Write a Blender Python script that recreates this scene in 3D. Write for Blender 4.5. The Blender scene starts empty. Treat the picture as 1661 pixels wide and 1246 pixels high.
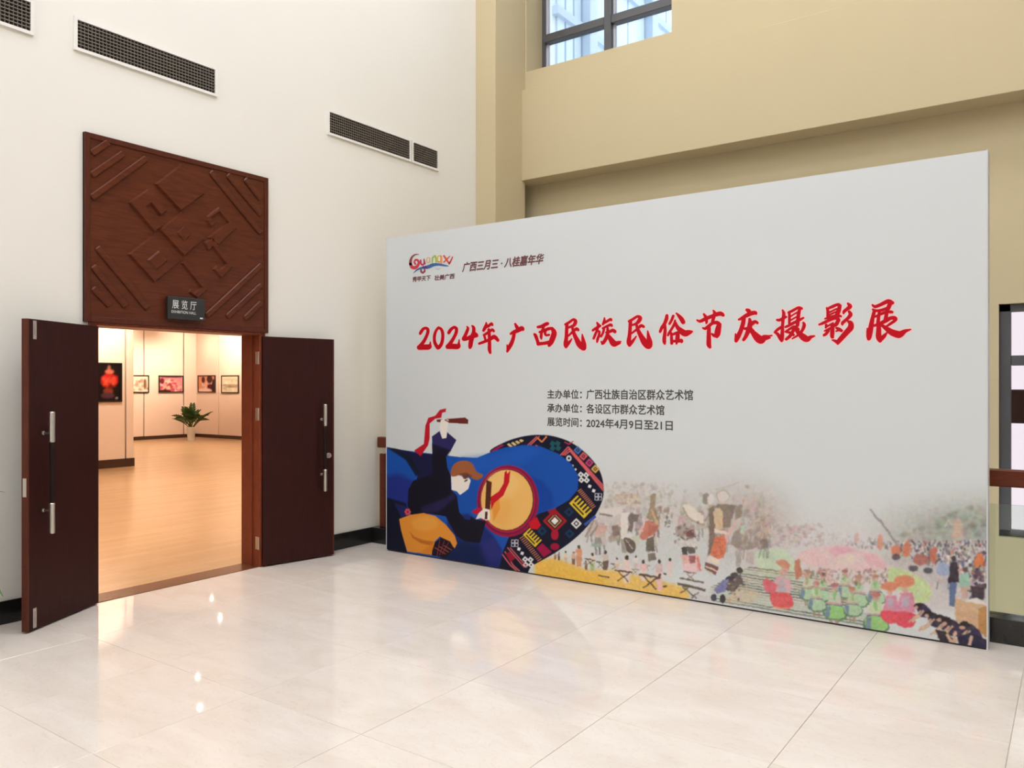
import bpy, bmesh, math, random
import numpy as np
from mathutils import Vector, Matrix
random.seed(7); rng = np.random.default_rng(7)
R = math.radians
SC = bpy.context.scene
COL = SC.collection

# ------------------------------------------------------------------ camera, world, exposure
FPX, PCX, HOR = 1290.0, 830.5, 625.0
YAW = R(35.4); CAM = Vector((5.865, 0.0, 1.6))
cd = bpy.data.cameras.new('camera'); cam = bpy.data.objects.new('camera', cd); COL.objects.link(cam)
cd.sensor_width = 36.0; cd.lens = FPX / 1661.0 * 36.0; cd.shift_y = (HOR - 623.0) / 1661.0
cd.clip_start = 0.05; cd.clip_end = 200
cam.location = CAM; cam.rotation_euler = (R(90), 0, YAW)
SC.camera = cam
W = bpy.data.worlds.new('sky'); SC.world = W; W.use_nodes = True
wn = W.node_tree; bg = wn.nodes['Background']
bg.inputs['Color'].default_value = (0.93, 0.95, 1.0, 1); bg.inputs['Strength'].default_value = 1.75
SC.view_settings.view_transform = 'Standard'; SC.view_settings.look = 'None'
SC.view_settings.exposure = 0.26; SC.view_settings.gamma = 1.0; SC.view_settings.use_curve_mapping = False
SC.cycles.max_bounces = 8; SC.cycles.diffuse_bounces = 4; SC.cycles.glossy_bounces = 4; SC.cycles.transmission_bounces = 4; SC.cycles.caustics_reflective = False; SC.cycles.caustics_refractive = False
LOBBY_EMIT = 10.6          # radiance of the added fill panels above the lobby
HALL_SPOT = 245.0          # watts per exhibition spot
HALL_FILL = 28.0

def ray(px, py):
    t = (px - PCX) / FPX; v = (HOR - py) / FPX
    c, s = math.cos(YAW), math.sin(YAW)
    return (t * c - s, t * s + c, v)
def on_x(px, py, X):        # where the sight line through a photo pixel meets the plane x = X
    d = ray(px, py); s = (X - CAM.x) / d[0]
    return Vector((X, s * d[1], 1.6 + s * d[2]))
def on_y(px, py, Y):
    d = ray(px, py); s = Y / d[1]
    return Vector((CAM.x + s * d[0], Y, 1.6 + s * d[2]))
def on_floor(px, py):
    d = ray(px, py); s = -1.6 / d[2]
    return Vector((CAM.x + s * d[0], s * d[1], 0.0))

# ------------------------------------------------------------------ helpers
def lin(c):
    c = c / 255.0
    return c / 12.92 if c <= 0.04045 else ((c + 0.055) / 1.055) ** 2.4
def rgb(r, g, b): return (lin(r), lin(g), lin(b), 1.0)

def mat(name, col, rough=0.5, metal=0.0, var=0.0, vscale=6.0, bump=0.0, bscale=40.0, spec=0.5, coat=0.0, emit=0.0, ecol=None, trans=0.0, alpha=1.0):
    m = bpy.data.materials.new(name); m.use_nodes = True
    nt = m.node_tree; b = nt.nodes['Principled BSDF']
    b.inputs['Base Color'].default_value = col
    b.inputs['Roughness'].default_value = rough
    b.inputs['Metallic'].default_value = metal
    b.inputs['Specular IOR Level'].default_value = spec
    b.inputs['Coat Weight'].default_value = coat
    b.inputs['Transmission Weight'].default_value = trans
    b.inputs['Alpha'].default_value = alpha
    if emit:
        b.inputs['Emission Color'].default_value = ecol or col
        b.inputs['Emission Strength'].default_value = emit
    tc = nt.nodes.new('ShaderNodeTexCoord')
    if var:
        n = nt.nodes.new('ShaderNodeTexNoise'); n.inputs['Scale'].default_value = vscale; n.inputs['Detail'].default_value = 4
        nt.links.new(tc.outputs['Object'], n.inputs['Vector'])
        mx = nt.nodes.new('ShaderNodeMix'); mx.data_type = 'RGBA'
        mx.inputs[6].default_value = tuple(max(0, c * (1 - var)) for c in col[:3]) + (1,)
        mx.inputs[7].default_value = tuple(min(1, c * (1 + var)) for c in col[:3]) + (1,)
        nt.links.new(n.outputs['Fac'], mx.inputs[0]); nt.links.new(mx.outputs[2], b.inputs['Base Color'])
    if bump:
        n2 = nt.nodes.new('ShaderNodeTexNoise'); n2.inputs['Scale'].default_value = bscale; n2.inputs['Detail'].default_value = 3
        nt.links.new(tc.outputs['Object'], n2.inputs['Vector'])
        bp = nt.nodes.new('ShaderNodeBump'); bp.inputs['Strength'].default_value = bump; bp.inputs['Distance'].default_value = 0.01
        nt.links.new(n2.outputs['Fac'], bp.inputs['Height']); nt.links.new(bp.outputs['Normal'], b.inputs['Normal'])
    return m

def wood(name, c1, c2, rough=0.35, scale=(1, 1, 14), axis_rot=None, coat=0.0, fine=9.0, spec=0.2):
    m = mat(name, c1, rough, coat=coat, spec=spec); nt = m.node_tree; b = nt.nodes['Principled BSDF']
    tc = nt.nodes.new('ShaderNodeTexCoord'); mp = nt.nodes.new('ShaderNodeMapping')
    mp.inputs['Scale'].default_value = scale
    n = nt.nodes.new('ShaderNodeTexNoise'); n.inputs['Scale'].default_value = fine; n.inputs['Detail'].default_value = 6; n.inputs['Distortion'].default_value = 0.6
    mx = nt.nodes.new('ShaderNodeMix'); mx.data_type = 'RGBA'; mx.inputs[6].default_value = c1; mx.inputs[7].default_value = c2
    rp = nt.nodes.new('ShaderNodeMapRange'); rp.inputs[1].default_value = 0.3; rp.inputs[2].default_value = 0.7
    L = nt.links.new
    L(tc.outputs['Object'], mp.inputs[0]); L(mp.outputs[0], n.inputs['Vector']); L(n.outputs['Fac'], rp.inputs[0]); L(rp.outputs[0], mx.inputs[0]); L(mx.outputs[2], b.inputs['Base Color'])
    return m

def origin(o):
    v = Vector((0, 0, 0))
    while o is not None:
        v += o.location; o = o.parent
    return v

def link(name, me, m=None, parent=None, smooth=False):
    o = bpy.data.objects.new(name, me); COL.objects.link(o)
    if m is not None: me.materials.append(m)
    if parent is not None: o.parent = parent
    if smooth: me.shade_smooth()
    return o

class MB:
    """collects shapes in world coordinates and builds ONE mesh object"""
    def __init__(s): s.v = []; s.f = []
    def add(s, vs, fs):
        k = len(s.v); s.v += [tuple(v) for v in vs]; s.f += [tuple(i + k for i in f) for f in fs]; return s
    def box(s, x0, x1, y0, y1, z0, z1):
        return s.add([(x0,y0,z0),(x1,y0,z0),(x1,y1,z0),(x0,y1,z0),(x0,y0,z1),(x1,y0,z1),(x1,y1,z1),(x0,y1,z1)],
                     [(0,3,2,1),(4,5,6,7),(0,1,5,4),(1,2,6,5),(2,3,7,6),(3,0,4,7)])
    def bar(s, a, b, w, h, up):
        a, b, up = Vector(a), Vector(b), Vector(up).normalized()
        d = (b - a).normalized(); sd = d.cross(up).normalized() * (w / 2); u = up * h
        return s.add([a - sd, a + sd, b + sd, b - sd, a - sd + u, a + sd + u, b + sd + u, b - sd + u],
                     [(0,3,2,1),(4,5,6,7),(0,1,5,4),(1,2,6,5),(2,3,7,6),(3,0,4,7)])
    def tube(s, pts, rads, n=12, cap=True):
        pts = [Vector(p) for p in pts]
        if not hasattr(rads, '__len__'): rads = [rads] * len(pts)
        k0 = len(s.v); vs = []; fs = []
        for i, p in enumerate(pts):
            d = (pts[min(i + 1, len(pts) - 1)] - pts[max(i - 1, 0)]).normalized()
            a = Vector((0, 0, 1)) if abs(d.z) < 0.9 else Vector((1, 0, 0))
            u = d.cross(a).normalized(); w = d.cross(u).normalized()
            for j in range(n):
                t = 2 * math.pi * j / n
                vs.append(p + (u * math.cos(t) + w * math.sin(t)) * rads[i])
        for i in range(len(pts) - 1):
            for j in range(n):
                a = i * n + j; b = i * n + (j + 1) % n
                fs.append((a, b, b + n, a + n))
        if cap:
            fs.append(tuple(range(n - 1, -1, -1))); fs.append(tuple((len(pts) - 1) * n + j for j in range(n)))
        return s.add(vs, fs)
    def lathe(s, prof, c, n=24):
        vs = []; fs = []
        for (r, z) in prof:
            for j in range(n):
                t = 2 * math.pi * j / n; vs.append((c[0] + r * math.cos(t), c[1] + r * math.sin(t), c[2] + z))
        for i in range(len(prof) - 1):
            for j in range(n):
                a = i * n + j; b = i * n + (j + 1) % n; fs.append((a, b, b + n, a + n))
        fs.append(tuple(range(n - 1, -1, -1))); fs.append(tuple((len(prof) - 1) * n + j for j in range(n)))
        return s.add(vs, fs)
    def build(s, name, m, parent=None, smooth=False, bevel=0.0, local=False):
        o = origin(parent) if (parent is not None and not local) else Vector((0, 0, 0))
        me = bpy.data.meshes.new(name)
        me.from_pydata([(v[0] - o.x, v[1] - o.y, v[2] - o.z) for v in s.v], [], s.f); me.update()
        if bevel:
            bm = bmesh.new(); bm.from_mesh(me)
            bmesh.ops.bevel(bm, geom=bm.edges[:], offset=bevel, segments=1, affect='EDGES', clamp_overlap=True)
            bm.to_mesh(me); bm.free()
        return link(name, me, m, parent, smooth)

def tag(o, label=None, cat=None, group=None, kind=None):
    if label: o['label'] = label
    if cat: o['category'] = cat
    if group: o['group'] = group
    if kind: o['kind'] = kind
    return o
def empty(name, loc, label=None, cat=None, group=None, kind=None, rz=0.0):
    o = bpy.data.objects.new(name, None); COL.objects.link(o); o.location = loc; o.rotation_euler = (0, 0, rz)
    o.empty_display_size = 0.1
    return tag(o, label, cat, group, kind)

# ------------------------------------------------------------------ materials
M = {}
M['wall'] = mat('wall_warm_white', (0.80, 0.77, 0.70, 1), 0.75, var=0.02, vscale=1.3, bump=0.03, bscale=120)
M['tan'] = mat('wall_dim_tan', (0.555, 0.46, 0.28, 1), 0.8, var=0.03, vscale=1.1, bump=0.03, bscale=120)  # same paint as the left wall, dimmer light put into this tan
M['ceil'] = mat('ceiling_white', (0.82, 0.80, 0.76, 1), 0.85, var=0.02)
M['marble_black'] = mat('black_marble', (0.012, 0.011, 0.010, 1), 0.2, var=0.9, vscale=14)
M['door'] = wood('dark_maroon_veneer', (0.040, 0.011, 0.009, 1), (0.030, 0.008, 0.007, 1), 0.42, (9, 9, 1), fine=5, spec=0.12)
M['door_edge'] = wood('door_edge_wood', (0.11, 0.026, 0.013, 1), (0.075, 0.018, 0.01, 1), 0.4, (9, 9, 1))
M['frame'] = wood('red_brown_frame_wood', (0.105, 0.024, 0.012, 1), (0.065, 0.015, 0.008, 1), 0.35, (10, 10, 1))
M['jamb'] = wood('lit_red_jamb_wood', (0.24, 0.055, 0.024, 1), (0.17, 0.038, 0.017, 1), 0.35, (10, 10, 1))  # lighter copy of the frame wood, hall light put into the colour
M['carved'] = wood('carved_red_brown_wood', (0.125, 0.030, 0.011, 1), (0.078, 0.019, 0.009, 1), 0.32, (1, 1, 10), fine=5)
M['rail'] = wood('handrail_wood', (0.16, 0.035, 0.014, 1), (0.10, 0.022, 0.010, 1), 0.35, (1, 10, 10))
M['chrome'] = mat('brushed_steel', (0.62, 0.58, 0.54, 1), 0.28, 1.0, var=0.05, vscale=40)
M['leather'] = mat('dark_grip', (0.018, 0.009, 0.007, 1), 0.6, var=0.2, vscale=30, spec=0.12)
M['sign'] = mat('sign_black', (0.018, 0.019, 0.018, 1), 0.35, var=0.15)
M['sign_text'] = mat('sign_white_lettering', (0.75, 0.75, 0.72, 1), 0.5, var=0.03)
M['white_paint'] = mat('white_enamel', (0.80, 0.77, 0.72, 1), 0.45, var=0.02)
M['grille'] = mat('grille_grey', (0.20, 0.17, 0.14, 1), 0.5, var=0.1)
M['vent_dark'] = mat('vent_shaft_dark', (0.016, 0.012, 0.009, 1), 0.8, var=0.2)
M['alu'] = mat('window_grey_aluminium', (0.10, 0.10, 0.105, 1), 0.4, 0.3, var=0.08)
M['alu_light'] = mat('window_light_frame', (0.55, 0.55, 0.60, 1), 0.4, 0.1, var=0.05)
M['pot'] = mat('white_ceramic', (0.82, 0.80, 0.76, 1), 0.25, var=0.02)
M['soil'] = mat('soil', (0.03, 0.02, 0.012, 1), 0.9, var=0.4, vscale=60)
M['leaf'] = mat('leaf_green', (0.055, 0.13, 0.03, 1), 0.38, var=0.45, vscale=9)
M['black_frame'] = mat('picture_frame_black', (0.018, 0.013, 0.011, 1), 0.4, var=0.1)
M['panel_edge'] = mat('backdrop_edge', (0.60, 0.61, 0.62, 1), 0.5, var=0.03)
M['dark_foot'] = mat('backdrop_dark_trim', (0.02, 0.018, 0.018, 1), 0.5, var=0.1)
M['hall_panel'] = mat('hall_panel_fabric', (0.82, 0.67, 0.57, 1), 0.75, var=0.03, vscale=4, bump=0.05, bscale=200)
M['hall_gap'] = mat('hall_panel_gap', (0.06, 0.035, 0.02, 1), 0.7, var=0.1)
M['hall_base'] = mat('hall_dark_skirting', (0.05, 0.022, 0.014, 1), 0.4, var=0.15)
M['thresh'] = wood('threshold_brown_stone', (0.17, 0.060, 0.028, 1), (0.11, 0.04, 0.02, 1), 0.25, (6, 6, 6))
M['fac_wall'] = mat('facade_pale', (0.74, 0.80, 0.84, 1), 0.6, var=0.04)
M['fac_glass'] = mat('facade_blue_glass', (0.58, 0.70, 0.80, 1), 0.2, var=0.06, vscale=0.7)
M['fac_col'] = mat('facade_blue_column', (0.46, 0.57, 0.68, 1), 0.4, var=0.04)
M['maroon_beam'] = mat('maroon_paint', (0.055, 0.012, 0.014, 1), 0.5, var=0.1)

def glass(name, tint, rough=0.0):
    m = bpy.data.materials.new(name); m.use_nodes = True; nt = m.node_tree; nt.nodes.clear()
    o = nt.nodes.new('ShaderNodeOutputMaterial'); t = nt.nodes.new('ShaderNodeBsdfTransparent'); g = nt.nodes.new('ShaderNodeBsdfGlossy')
    t.inputs[0].default_value = tint; g.inputs['Roughness'].default_value = rough
    fr = nt.nodes.new('ShaderNodeFresnel'); fr.inputs[0].default_value = 1.45
    mx = nt.nodes.new('ShaderNodeMixShader')
    nt.links.new(fr.outputs[0], mx.inputs[0]); nt.links.new(t.outputs[0], mx.inputs[1]); nt.links.new(g.outputs[0], mx.inputs[2]); nt.links.new(mx.outputs[0], o.inputs[0])
    return m
M['glass'] = glass('railing_glass', (0.88, 0.93, 0.90, 1))
M['pane'] = glass('window_glass', (0.90, 0.95, 1.0, 1))
M['pane_dim'] = glass('window_glass_dimming_tint', (0.71, 0.665, 0.675, 1))  # pink tint added to dim the bright sky behind the low window

def marble_tile():
    m = mat('cream_marble_tile', (0.78, 0.67, 0.55, 1), 0.045, spec=0.6); nt = m.node_tree; b = nt.nodes['Principled BSDF']; L = nt.links.new
    tc = nt.nodes.new('ShaderNodeTexCoord'); oi = nt.nodes.new('ShaderNodeObjectInfo')
    ml = nt.nodes.new('ShaderNodeVectorMath'); ml.operation = 'ADD'
    sc = nt.nodes.new('ShaderNodeVectorMath'); sc.operation = 'SCALE'; sc.inputs[3].default_value = 37.0
    cb = nt.nodes.new('ShaderNodeCombineXYZ'); L(oi.outputs['Random'], cb.inputs[0]); L(oi.outputs['Random'], cb.inputs[1])
    L(cb.outputs[0], sc.inputs[0]); L(tc.outputs['Object'], ml.inputs[0]); L(sc.outputs[0], ml.inputs[1])
    mp = nt.nodes.new('ShaderNodeMapping'); mp.inputs['Rotation'].default_value = (0, 0, 0.55); mp.inputs['Scale'].default_value = (1.0, 2.6, 1.0); L(ml.outputs[0], mp.inputs[0])
    n1 = nt.nodes.new('ShaderNodeTexNoise'); n1.inputs['Scale'].default_value = 1.6; n1.inputs['Detail'].default_value = 6; n1.inputs['Distortion'].default_value = 1.2; L(mp.outputs[0], n1.inputs['Vector'])
    n2 = nt.nodes.new('ShaderNodeTexNoise'); n2.inputs['Scale'].default_value = 5.5; n2.inputs['Detail'].default_value = 8; n2.inputs['Distortion'].default_value = 2.0; L(mp.outputs[0], n2.inputs['Vector'])
    cr = nt.nodes.new('ShaderNodeValToRGB'); e = cr.color_ramp.elements
    e[0].position = 0.30; e[0].color = (0.735, 0.65, 0.565, 1); e[1].position = 0.66; e[1].color = (0.80, 0.725, 0.65, 1); L(n1.outputs['Fac'], cr.inputs[0])
    cr2 = nt.nodes.new('ShaderNodeValToRGB'); e2 = cr2.color_ramp.elements
    e2[0].position = 0.485; e2[0].color = (1, 1, 1, 1); e2[1].position = 0.515; e2[1].color = (1, 1, 1, 1)
    x = e2.new(0.50); x.color = (0.90, 0.87, 0.82, 1); L(n2.outputs['Fac'], cr2.inputs[0])
    mx = nt.nodes.new('ShaderNodeMix'); mx.data_type = 'RGBA'; mx.blend_type = 'MULTIPLY'; mx.inputs[0].default_value = 0.8
    L(cr.outputs[0], mx.inputs[6]); L(cr2.outputs[0], mx.inputs[7]); L(mx.outputs[2], b.inputs['Base Color'])
    return m
M['tile'] = marble_tile()
M['joint'] = mat('tile_joint', (0.52, 0.43, 0.34, 1), 0.7, var=0.1)
def hall_floor_mat():
    m = mat('hall_laminate', (0.62, 0.40, 0.20, 1), 0.22); nt = m.node_tree; b = nt.nodes['Principled BSDF']; L = nt.links.new
    tc = nt.nodes.new('ShaderNodeTexCoord'); br = nt.nodes.new('ShaderNodeTexBrick')
    br.inputs['Scale'].default_value = 1.0; br.inputs['Brick Width'].default_value = 1.2; br.inputs['Row Height'].default_value = 0.12; br.inputs['Mortar Size'].default_value = 0.0015
    br.inputs['Color1'].default_value = (0.57, 0.37, 0.20, 1); br.inputs['Color2'].default_value = (0.53, 0.335, 0.175, 1); br.inputs['Mortar'].default_value = (0.44, 0.26, 0.12, 1)
    mp = nt.nodes.new('ShaderNodeMapping'); mp.inputs['Rotation'].default_value = (0, 0, R(90)); L(tc.outputs['Object'], mp.inputs[0]); L(mp.outputs[0], br.inputs['Vector'])
    L(br.outputs['Color'], b.inputs['Base Color'])
    return m
M['hall_floor'] = hall_floor_mat()
def vcol_mat(name, rough=0.5, k=1.0):
    m = mat(name, (0.5, 0.5, 0.5, 1), rough, spec=0.15); nt = m.node_tree
    a = nt.nodes.new('ShaderNodeAttribute'); a.attribute_name = 'print'
    nt.links.new(a.outputs['Color'], nt.nodes['Principled BSDF'].inputs['Base Color'])
    return m
M['print'] = vcol_mat('backdrop_print', 0.5)
M['photo'] = vcol_mat('photo_print', 0.35)
def emit_mat(name, col, s):
    m = bpy.data.materials.new(name); m.use_nodes = True; b = m.node_tree.nodes['Principled BSDF']
    b.inputs['Base Color'].default_value = (0.8, 0.8, 0.8, 1); b.inputs['Emission Color'].default_value = col; b.inputs['Emission Strength'].default_value = s
    return m
M['lobby_fill'] = emit_mat('lobby_fill_glow', (0.945, 0.98, 1.06, 1), LOBBY_EMIT)
M['spot_lens'] = emit_mat('spot_lens', (1.0, 0.90, 0.75, 1), 60.0)
M['hall_fill_glow'] = emit_mat('hall_fill_glow', (1.0, 0.79, 0.60, 1), HALL_FILL)

def S(name, mb, m, label, cat, parent=None, **kw):
    o = mb.build(name, m, parent, **kw); return tag(o, label, cat, kind='structure')

# ------------------------------------------------------------------ dimensions
DY0, DY1, DH = 2.99, 4.41, 2.04            # door opening between hinges
PY, PX0, PX1, PH = 5.575, 0.414, 5.420, 3.02   # backdrop front plane
CEIL = 8.4
FX1, FY0, FY1 = 13.0, -7.0, 5.77           # lobby floor extents
WT = 0.24                                   # wall thickness at the door
FARY = 8.36; BEAMY = 8.05; UPY = 8.12; GLY = 8.50

# ------------------------------------------------------------------ lobby shell
fl = S('floor', MB().box(0, FX1, FY0, FY1, -0.30, -0.004), M['joint'], 'polished cream marble tile floor of the lobby', 'floor')
TS = 0.81; xs0 = 4.0 - TS * 5; ys0 = 2.57 - TS * 12
tile_me = {}
def tile_mesh(w, d):
    key = (round(w, 4), round(d, 4))
    if key not in tile_me:
        mb = MB().box(0, w, 0, d, -0.012, 0.0); o = mb.build('floor_tile', M['tile'], None, bevel=0.0008)
        tile_me[key] = o.data; bpy.data.objects.remove(o)
    return tile_me[key]
g = 0.0012
i = 0
while True:
    x0 = xs0 + i * TS; i += 1
    if x0 > FX1: break
    a0, a1 = (0.0 if x0 <= 0 else x0 + g), min(x0 + TS, FX1) - g
    if a1 - a0 < 0.02: continue
    j = 0
    while True:
        y0 = ys0 + j * TS; j += 1
        if y0 > FY1: break
        b0, b1 = max(y0, FY0) + g, min(y0 + TS, FY1) - g
        if b1 - b0 < 0.02: continue
        o = bpy.data.objects.new('floor_tile', tile_mesh(a1 - a0, b1 - b0)); COL.objects.link(o)
        o.parent = fl; o.location = (a0, b0, 0.0)

# left wall with the door opening (opening y 2.93..4.47, z 0..2.10)
OY0, OY1, OZ = DY0 - 0.06, DY1 + 0.06, DH + 0.05
wl = MB()
wl.box(-WT, 0, FY0, OY0, -0.3, CEIL).box(-WT, 0, OY1, 8.95, -2.6, CEIL).box(-WT, 0, OY0, OY1, OZ, CEIL)
S('wall_left', wl, M['wall'], 'tall warm white wall with the exhibition hall doorway', 'wall')
S('baseboard_left', MB().box(0, 0.018, FY0, DY0 - 0.10, 0, 0.155), M['marble_black'], 'black marble baseboard left of the open doorway', 'baseboard', bevel=0.003)
S('baseboard_right', MB().box(0, 0.018, DY1 + 0.08, FY1 + 0.0, 0, 0.155), M['marble_black'], 'black marble baseboard right of the doorway up to the corner', 'baseboard', bevel=0.003)
S('wall_right', MB().box(FX1, FX1 + 0.2, FY0, 8.95, -2.6, CEIL), M['wall'], 'plain warm white side wall of the lobby', 'wall')
S('wall_near', MB().box(-WT, FX1 + 0.2, FY0 - 0.2, FY0, -0.3, CEIL), M['wall'], 'plain warm white wall at the lobby entrance side', 'wall')
S('ceiling', MB().box(-WT, FX1 + 0.2, FY0 - 0.2, 8.95, CEIL, CEIL + 0.2), M['ceil'], 'white lobby ceiling', 'ceiling')

# far wall behind the stairwell: lower wall with window opening, beam, upper wall with window
WX0, WX1, WZ0, WZ1 = on_y(1620, 700, FARY).x, 7.9, 0.24, 2.33
fw = MB()
fw.box(0, WX0, FARY, FARY + 0.30, -2.6, 4.3).box(WX1, FX1, FARY, FARY + 0.30, -2.6, 4.3)
fw.box(WX0, WX1, FARY, FARY + 0.30, -2.6, WZ0).box(WX0, WX1, FARY, FARY + 0.30, WZ1, 4.3)
S('wall_far', fw, M['tan'], 'dim tan-toned wall behind the backdrop and stairwell', 'wall')
BZ0 = on_y(847, 293, BEAMY).z; BZ1 = on_y(859, 143, BEAMY).z
S('trim_1', MB().box(0.2, FX1, BEAMY, FARY + 0.3, BZ0, BZ1), M['tan'], 'wide tan beam running across above the backdrop', 'beam', bevel=0.004)
UX0, UX1 = 0.315, on_y(1112, 60, GLY).x
UZ0 = on_y(887, 122, GLY).z; UZ1 = 8.1
uw = MB()
uw.box(0, UX0, UPY, FARY + 0.3, BZ1, CEIL).box(UX1, FX1, UPY, FARY + 0.3, BZ1, CEIL)
uw.box(UX0, UX1, UPY, FARY + 0.3, BZ1, UZ0 - 0.07).box(UX0, UX1, UPY, FARY + 0.3, UZ1, CEIL)
S('wall_upper', uw, M['tan'], 'tan upper wall with the high window above the beam', 'wall')
S('trim_2', MB().box(0.0, 0.295, 7.5, UPY + 0.0, -2.6, CEIL), M['tan'], 'tan square pillar in the far corner', 'pillar', bevel=0.006)
S('floor_stairwell', MB().box(0, FX1, FY1, 8.95, -2.8, -2.6), M['joint'], 'lower stairwell floor behind the railing', 'floor')

# high window
w1 = empty('window_1', ((UX0 + UX1) / 2, GLY, UZ0), 'high grey framed window with blue building outside', 'window', kind='structure')
f = MB(); yb, yf = GLY - 0.03, GLY + 0.05
f.box(UX0, UX0 + 0.05, yb, yf, UZ0 - 0.07, UZ1).box(UX1 - 0.03, UX1, yb, yf, UZ0 - 0.07, UZ1).box(UX0, UX1, yb, yf, UZ0 - 0.07, UZ0).box(UX0, UX1, yb, yf, UZ1 - 0.06, UZ1)
f.build('window_frame', M['alu'], w1)
mx_ = on_y(990, 60, GLY).x; mz_ = on_y(935, 52, GLY).z
MB().box(mx_ - 0.045, mx_ + 0.045, yb - 0.05, yf, UZ0, UZ1).build('mullion', M['alu'], w1, bevel=0.006)
for a, b in ((UX0 + 0.05, mx_ - 0.045), (mx_ + 0.045, UX1 - 0.03)):
    for zz in (mz_, mz_ + 1.15):
        MB().box(a, b, yb - 0.04, yf, zz - 0.05, zz + 0.05).build('transom_bar', M['alu'], w1, bevel=0.006)
    for z0, z1 in ((UZ0, mz_ - 0.05), (mz_ + 0.05, mz_ + 1.10), (mz_ + 1.20, UZ1 - 0.06)):
        MB().box(a, b, GLY + 0.01, GLY + 0.018, z0, z1).build('pane', M['pane'], w1)
        MB().box(a, a + 0.028, GLY - 0.01, GLY + 0.03, z0, z1).build('pane_bead', M['alu_light'], w1)

# lower right window
w2 = empty('window_2', ((WX0 + WX1) / 2, FARY + 0.15, WZ0), 'dark framed low window right of the backdrop', 'window', kind='structure')
yb, yf = FARY + 0.06, FARY + 0.13
f = MB()
f.box(WX0, WX0 + 0.09, yb, yf, WZ0, WZ1).box(WX1 - 0.09, WX1, yb, yf, WZ0, WZ1).box(WX0, WX1, yb, yf, WZ0, WZ0 + 0.06).box(WX0, WX1, yb, yf, WZ1 - 0.07, WZ1)
f.build('window_frame', M['alu'], w2, bevel=0.005)
zt = on_y(1645, 585, FARY + 0.1).z
MB().box(WX0 + 0.09, WX1 - 0.09, yb, yf, zt - 0.045, zt + 0.045).build('transom_bar', M['alu'], w2, bevel=0.005)
xm = (WX0 + WX1) / 2
MB().box(xm - 0.04, xm + 0.04, yb, yf, WZ0 + 0.06, WZ1 - 0.07).build('mullion', M['alu'], w2, bevel=0.005)
for a, b in ((WX0 + 0.09, xm - 0.04), (xm + 0.04, WX1 - 0.09)):
    for z0, z1 in ((WZ0 + 0.06, zt - 0.045), (zt + 0.045, WZ1 - 0.07)):
        MB().box(a, b, yb + 0.03, yb + 0.037, z0, z1).build('pane', M['pane_dim'], w2)
za, zb = on_y(1650, 687, 9.0).z, on_y(1650, 632, 9.0).z
tag(MB().box(5.2, 9.5, 9.0, 9.18, za, zb).build('outside_beam', M['maroon_beam'], bevel=0.01), 'dark maroon band seen outside through the low window', 'beam')

# curb + guard rail around the stairwell
S('trim_3', MB().box(0.0, FX1, FY1, FY1 + 0.16, -0.3, 0.155), M['marble_black'], 'black marble curb under the glass railing', 'curb', bevel=0.004)
RL = FY1 + 0.10
rail = empty('stair_railing', (0.1, RL, 0.155), 'glass stair railing with red-brown wooden handrail behind the backdrop', 'railing')
hz0, hz1 = on_y(1640, 790, RL).z, on_y(1640, 762, RL).z
MB().box(0.02, FX1, RL - 0.035, RL + 0.035, hz0, hz1).build('handrail', M['rail'], rail, bevel=0.008)
MB().box(0.055, 0.125, RL - 0.035, RL + 0.035, 0.155, hz0 - 0.06).build('post', M['rail'], rail, bevel=0.006)
MB().tube([(0.09, RL, hz0 - 0.06), (0.09, RL, hz0)], 0.016).build('post_bracket', M['chrome'], rail)
gz = on_y(1640, 819, RL).z
for k in range(8):
    a = 0.15 + k * 1.6; b = min(a + 1.58, FX1 - 0.02)
    MB().box(a, b, RL - 0.006, RL + 0.006, 0.155, gz).build('glass_panel', M['glass'], rail)
    for xx in (a + 0.25, b - 0.25):
        MB().tube([(xx, RL, gz - 0.05), (xx, RL, hz0)], 0.012, n=8).build('standoff', M['chrome'], rail)

# ------------------------------------------------------------------ door frame, threshold, leaves
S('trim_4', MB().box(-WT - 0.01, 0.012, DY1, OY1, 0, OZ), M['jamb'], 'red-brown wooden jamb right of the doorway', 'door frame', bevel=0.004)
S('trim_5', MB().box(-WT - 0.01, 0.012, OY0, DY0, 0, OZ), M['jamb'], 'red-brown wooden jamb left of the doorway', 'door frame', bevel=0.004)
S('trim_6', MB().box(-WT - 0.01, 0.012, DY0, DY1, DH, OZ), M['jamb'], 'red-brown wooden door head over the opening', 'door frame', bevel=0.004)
S('trim_7', MB().box(-WT, 0.0, DY0, DY1, -0.02, 0.004), M['thresh'], 'brown stone threshold strip across the doorway', 'threshold', bevel=0.002)

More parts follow.
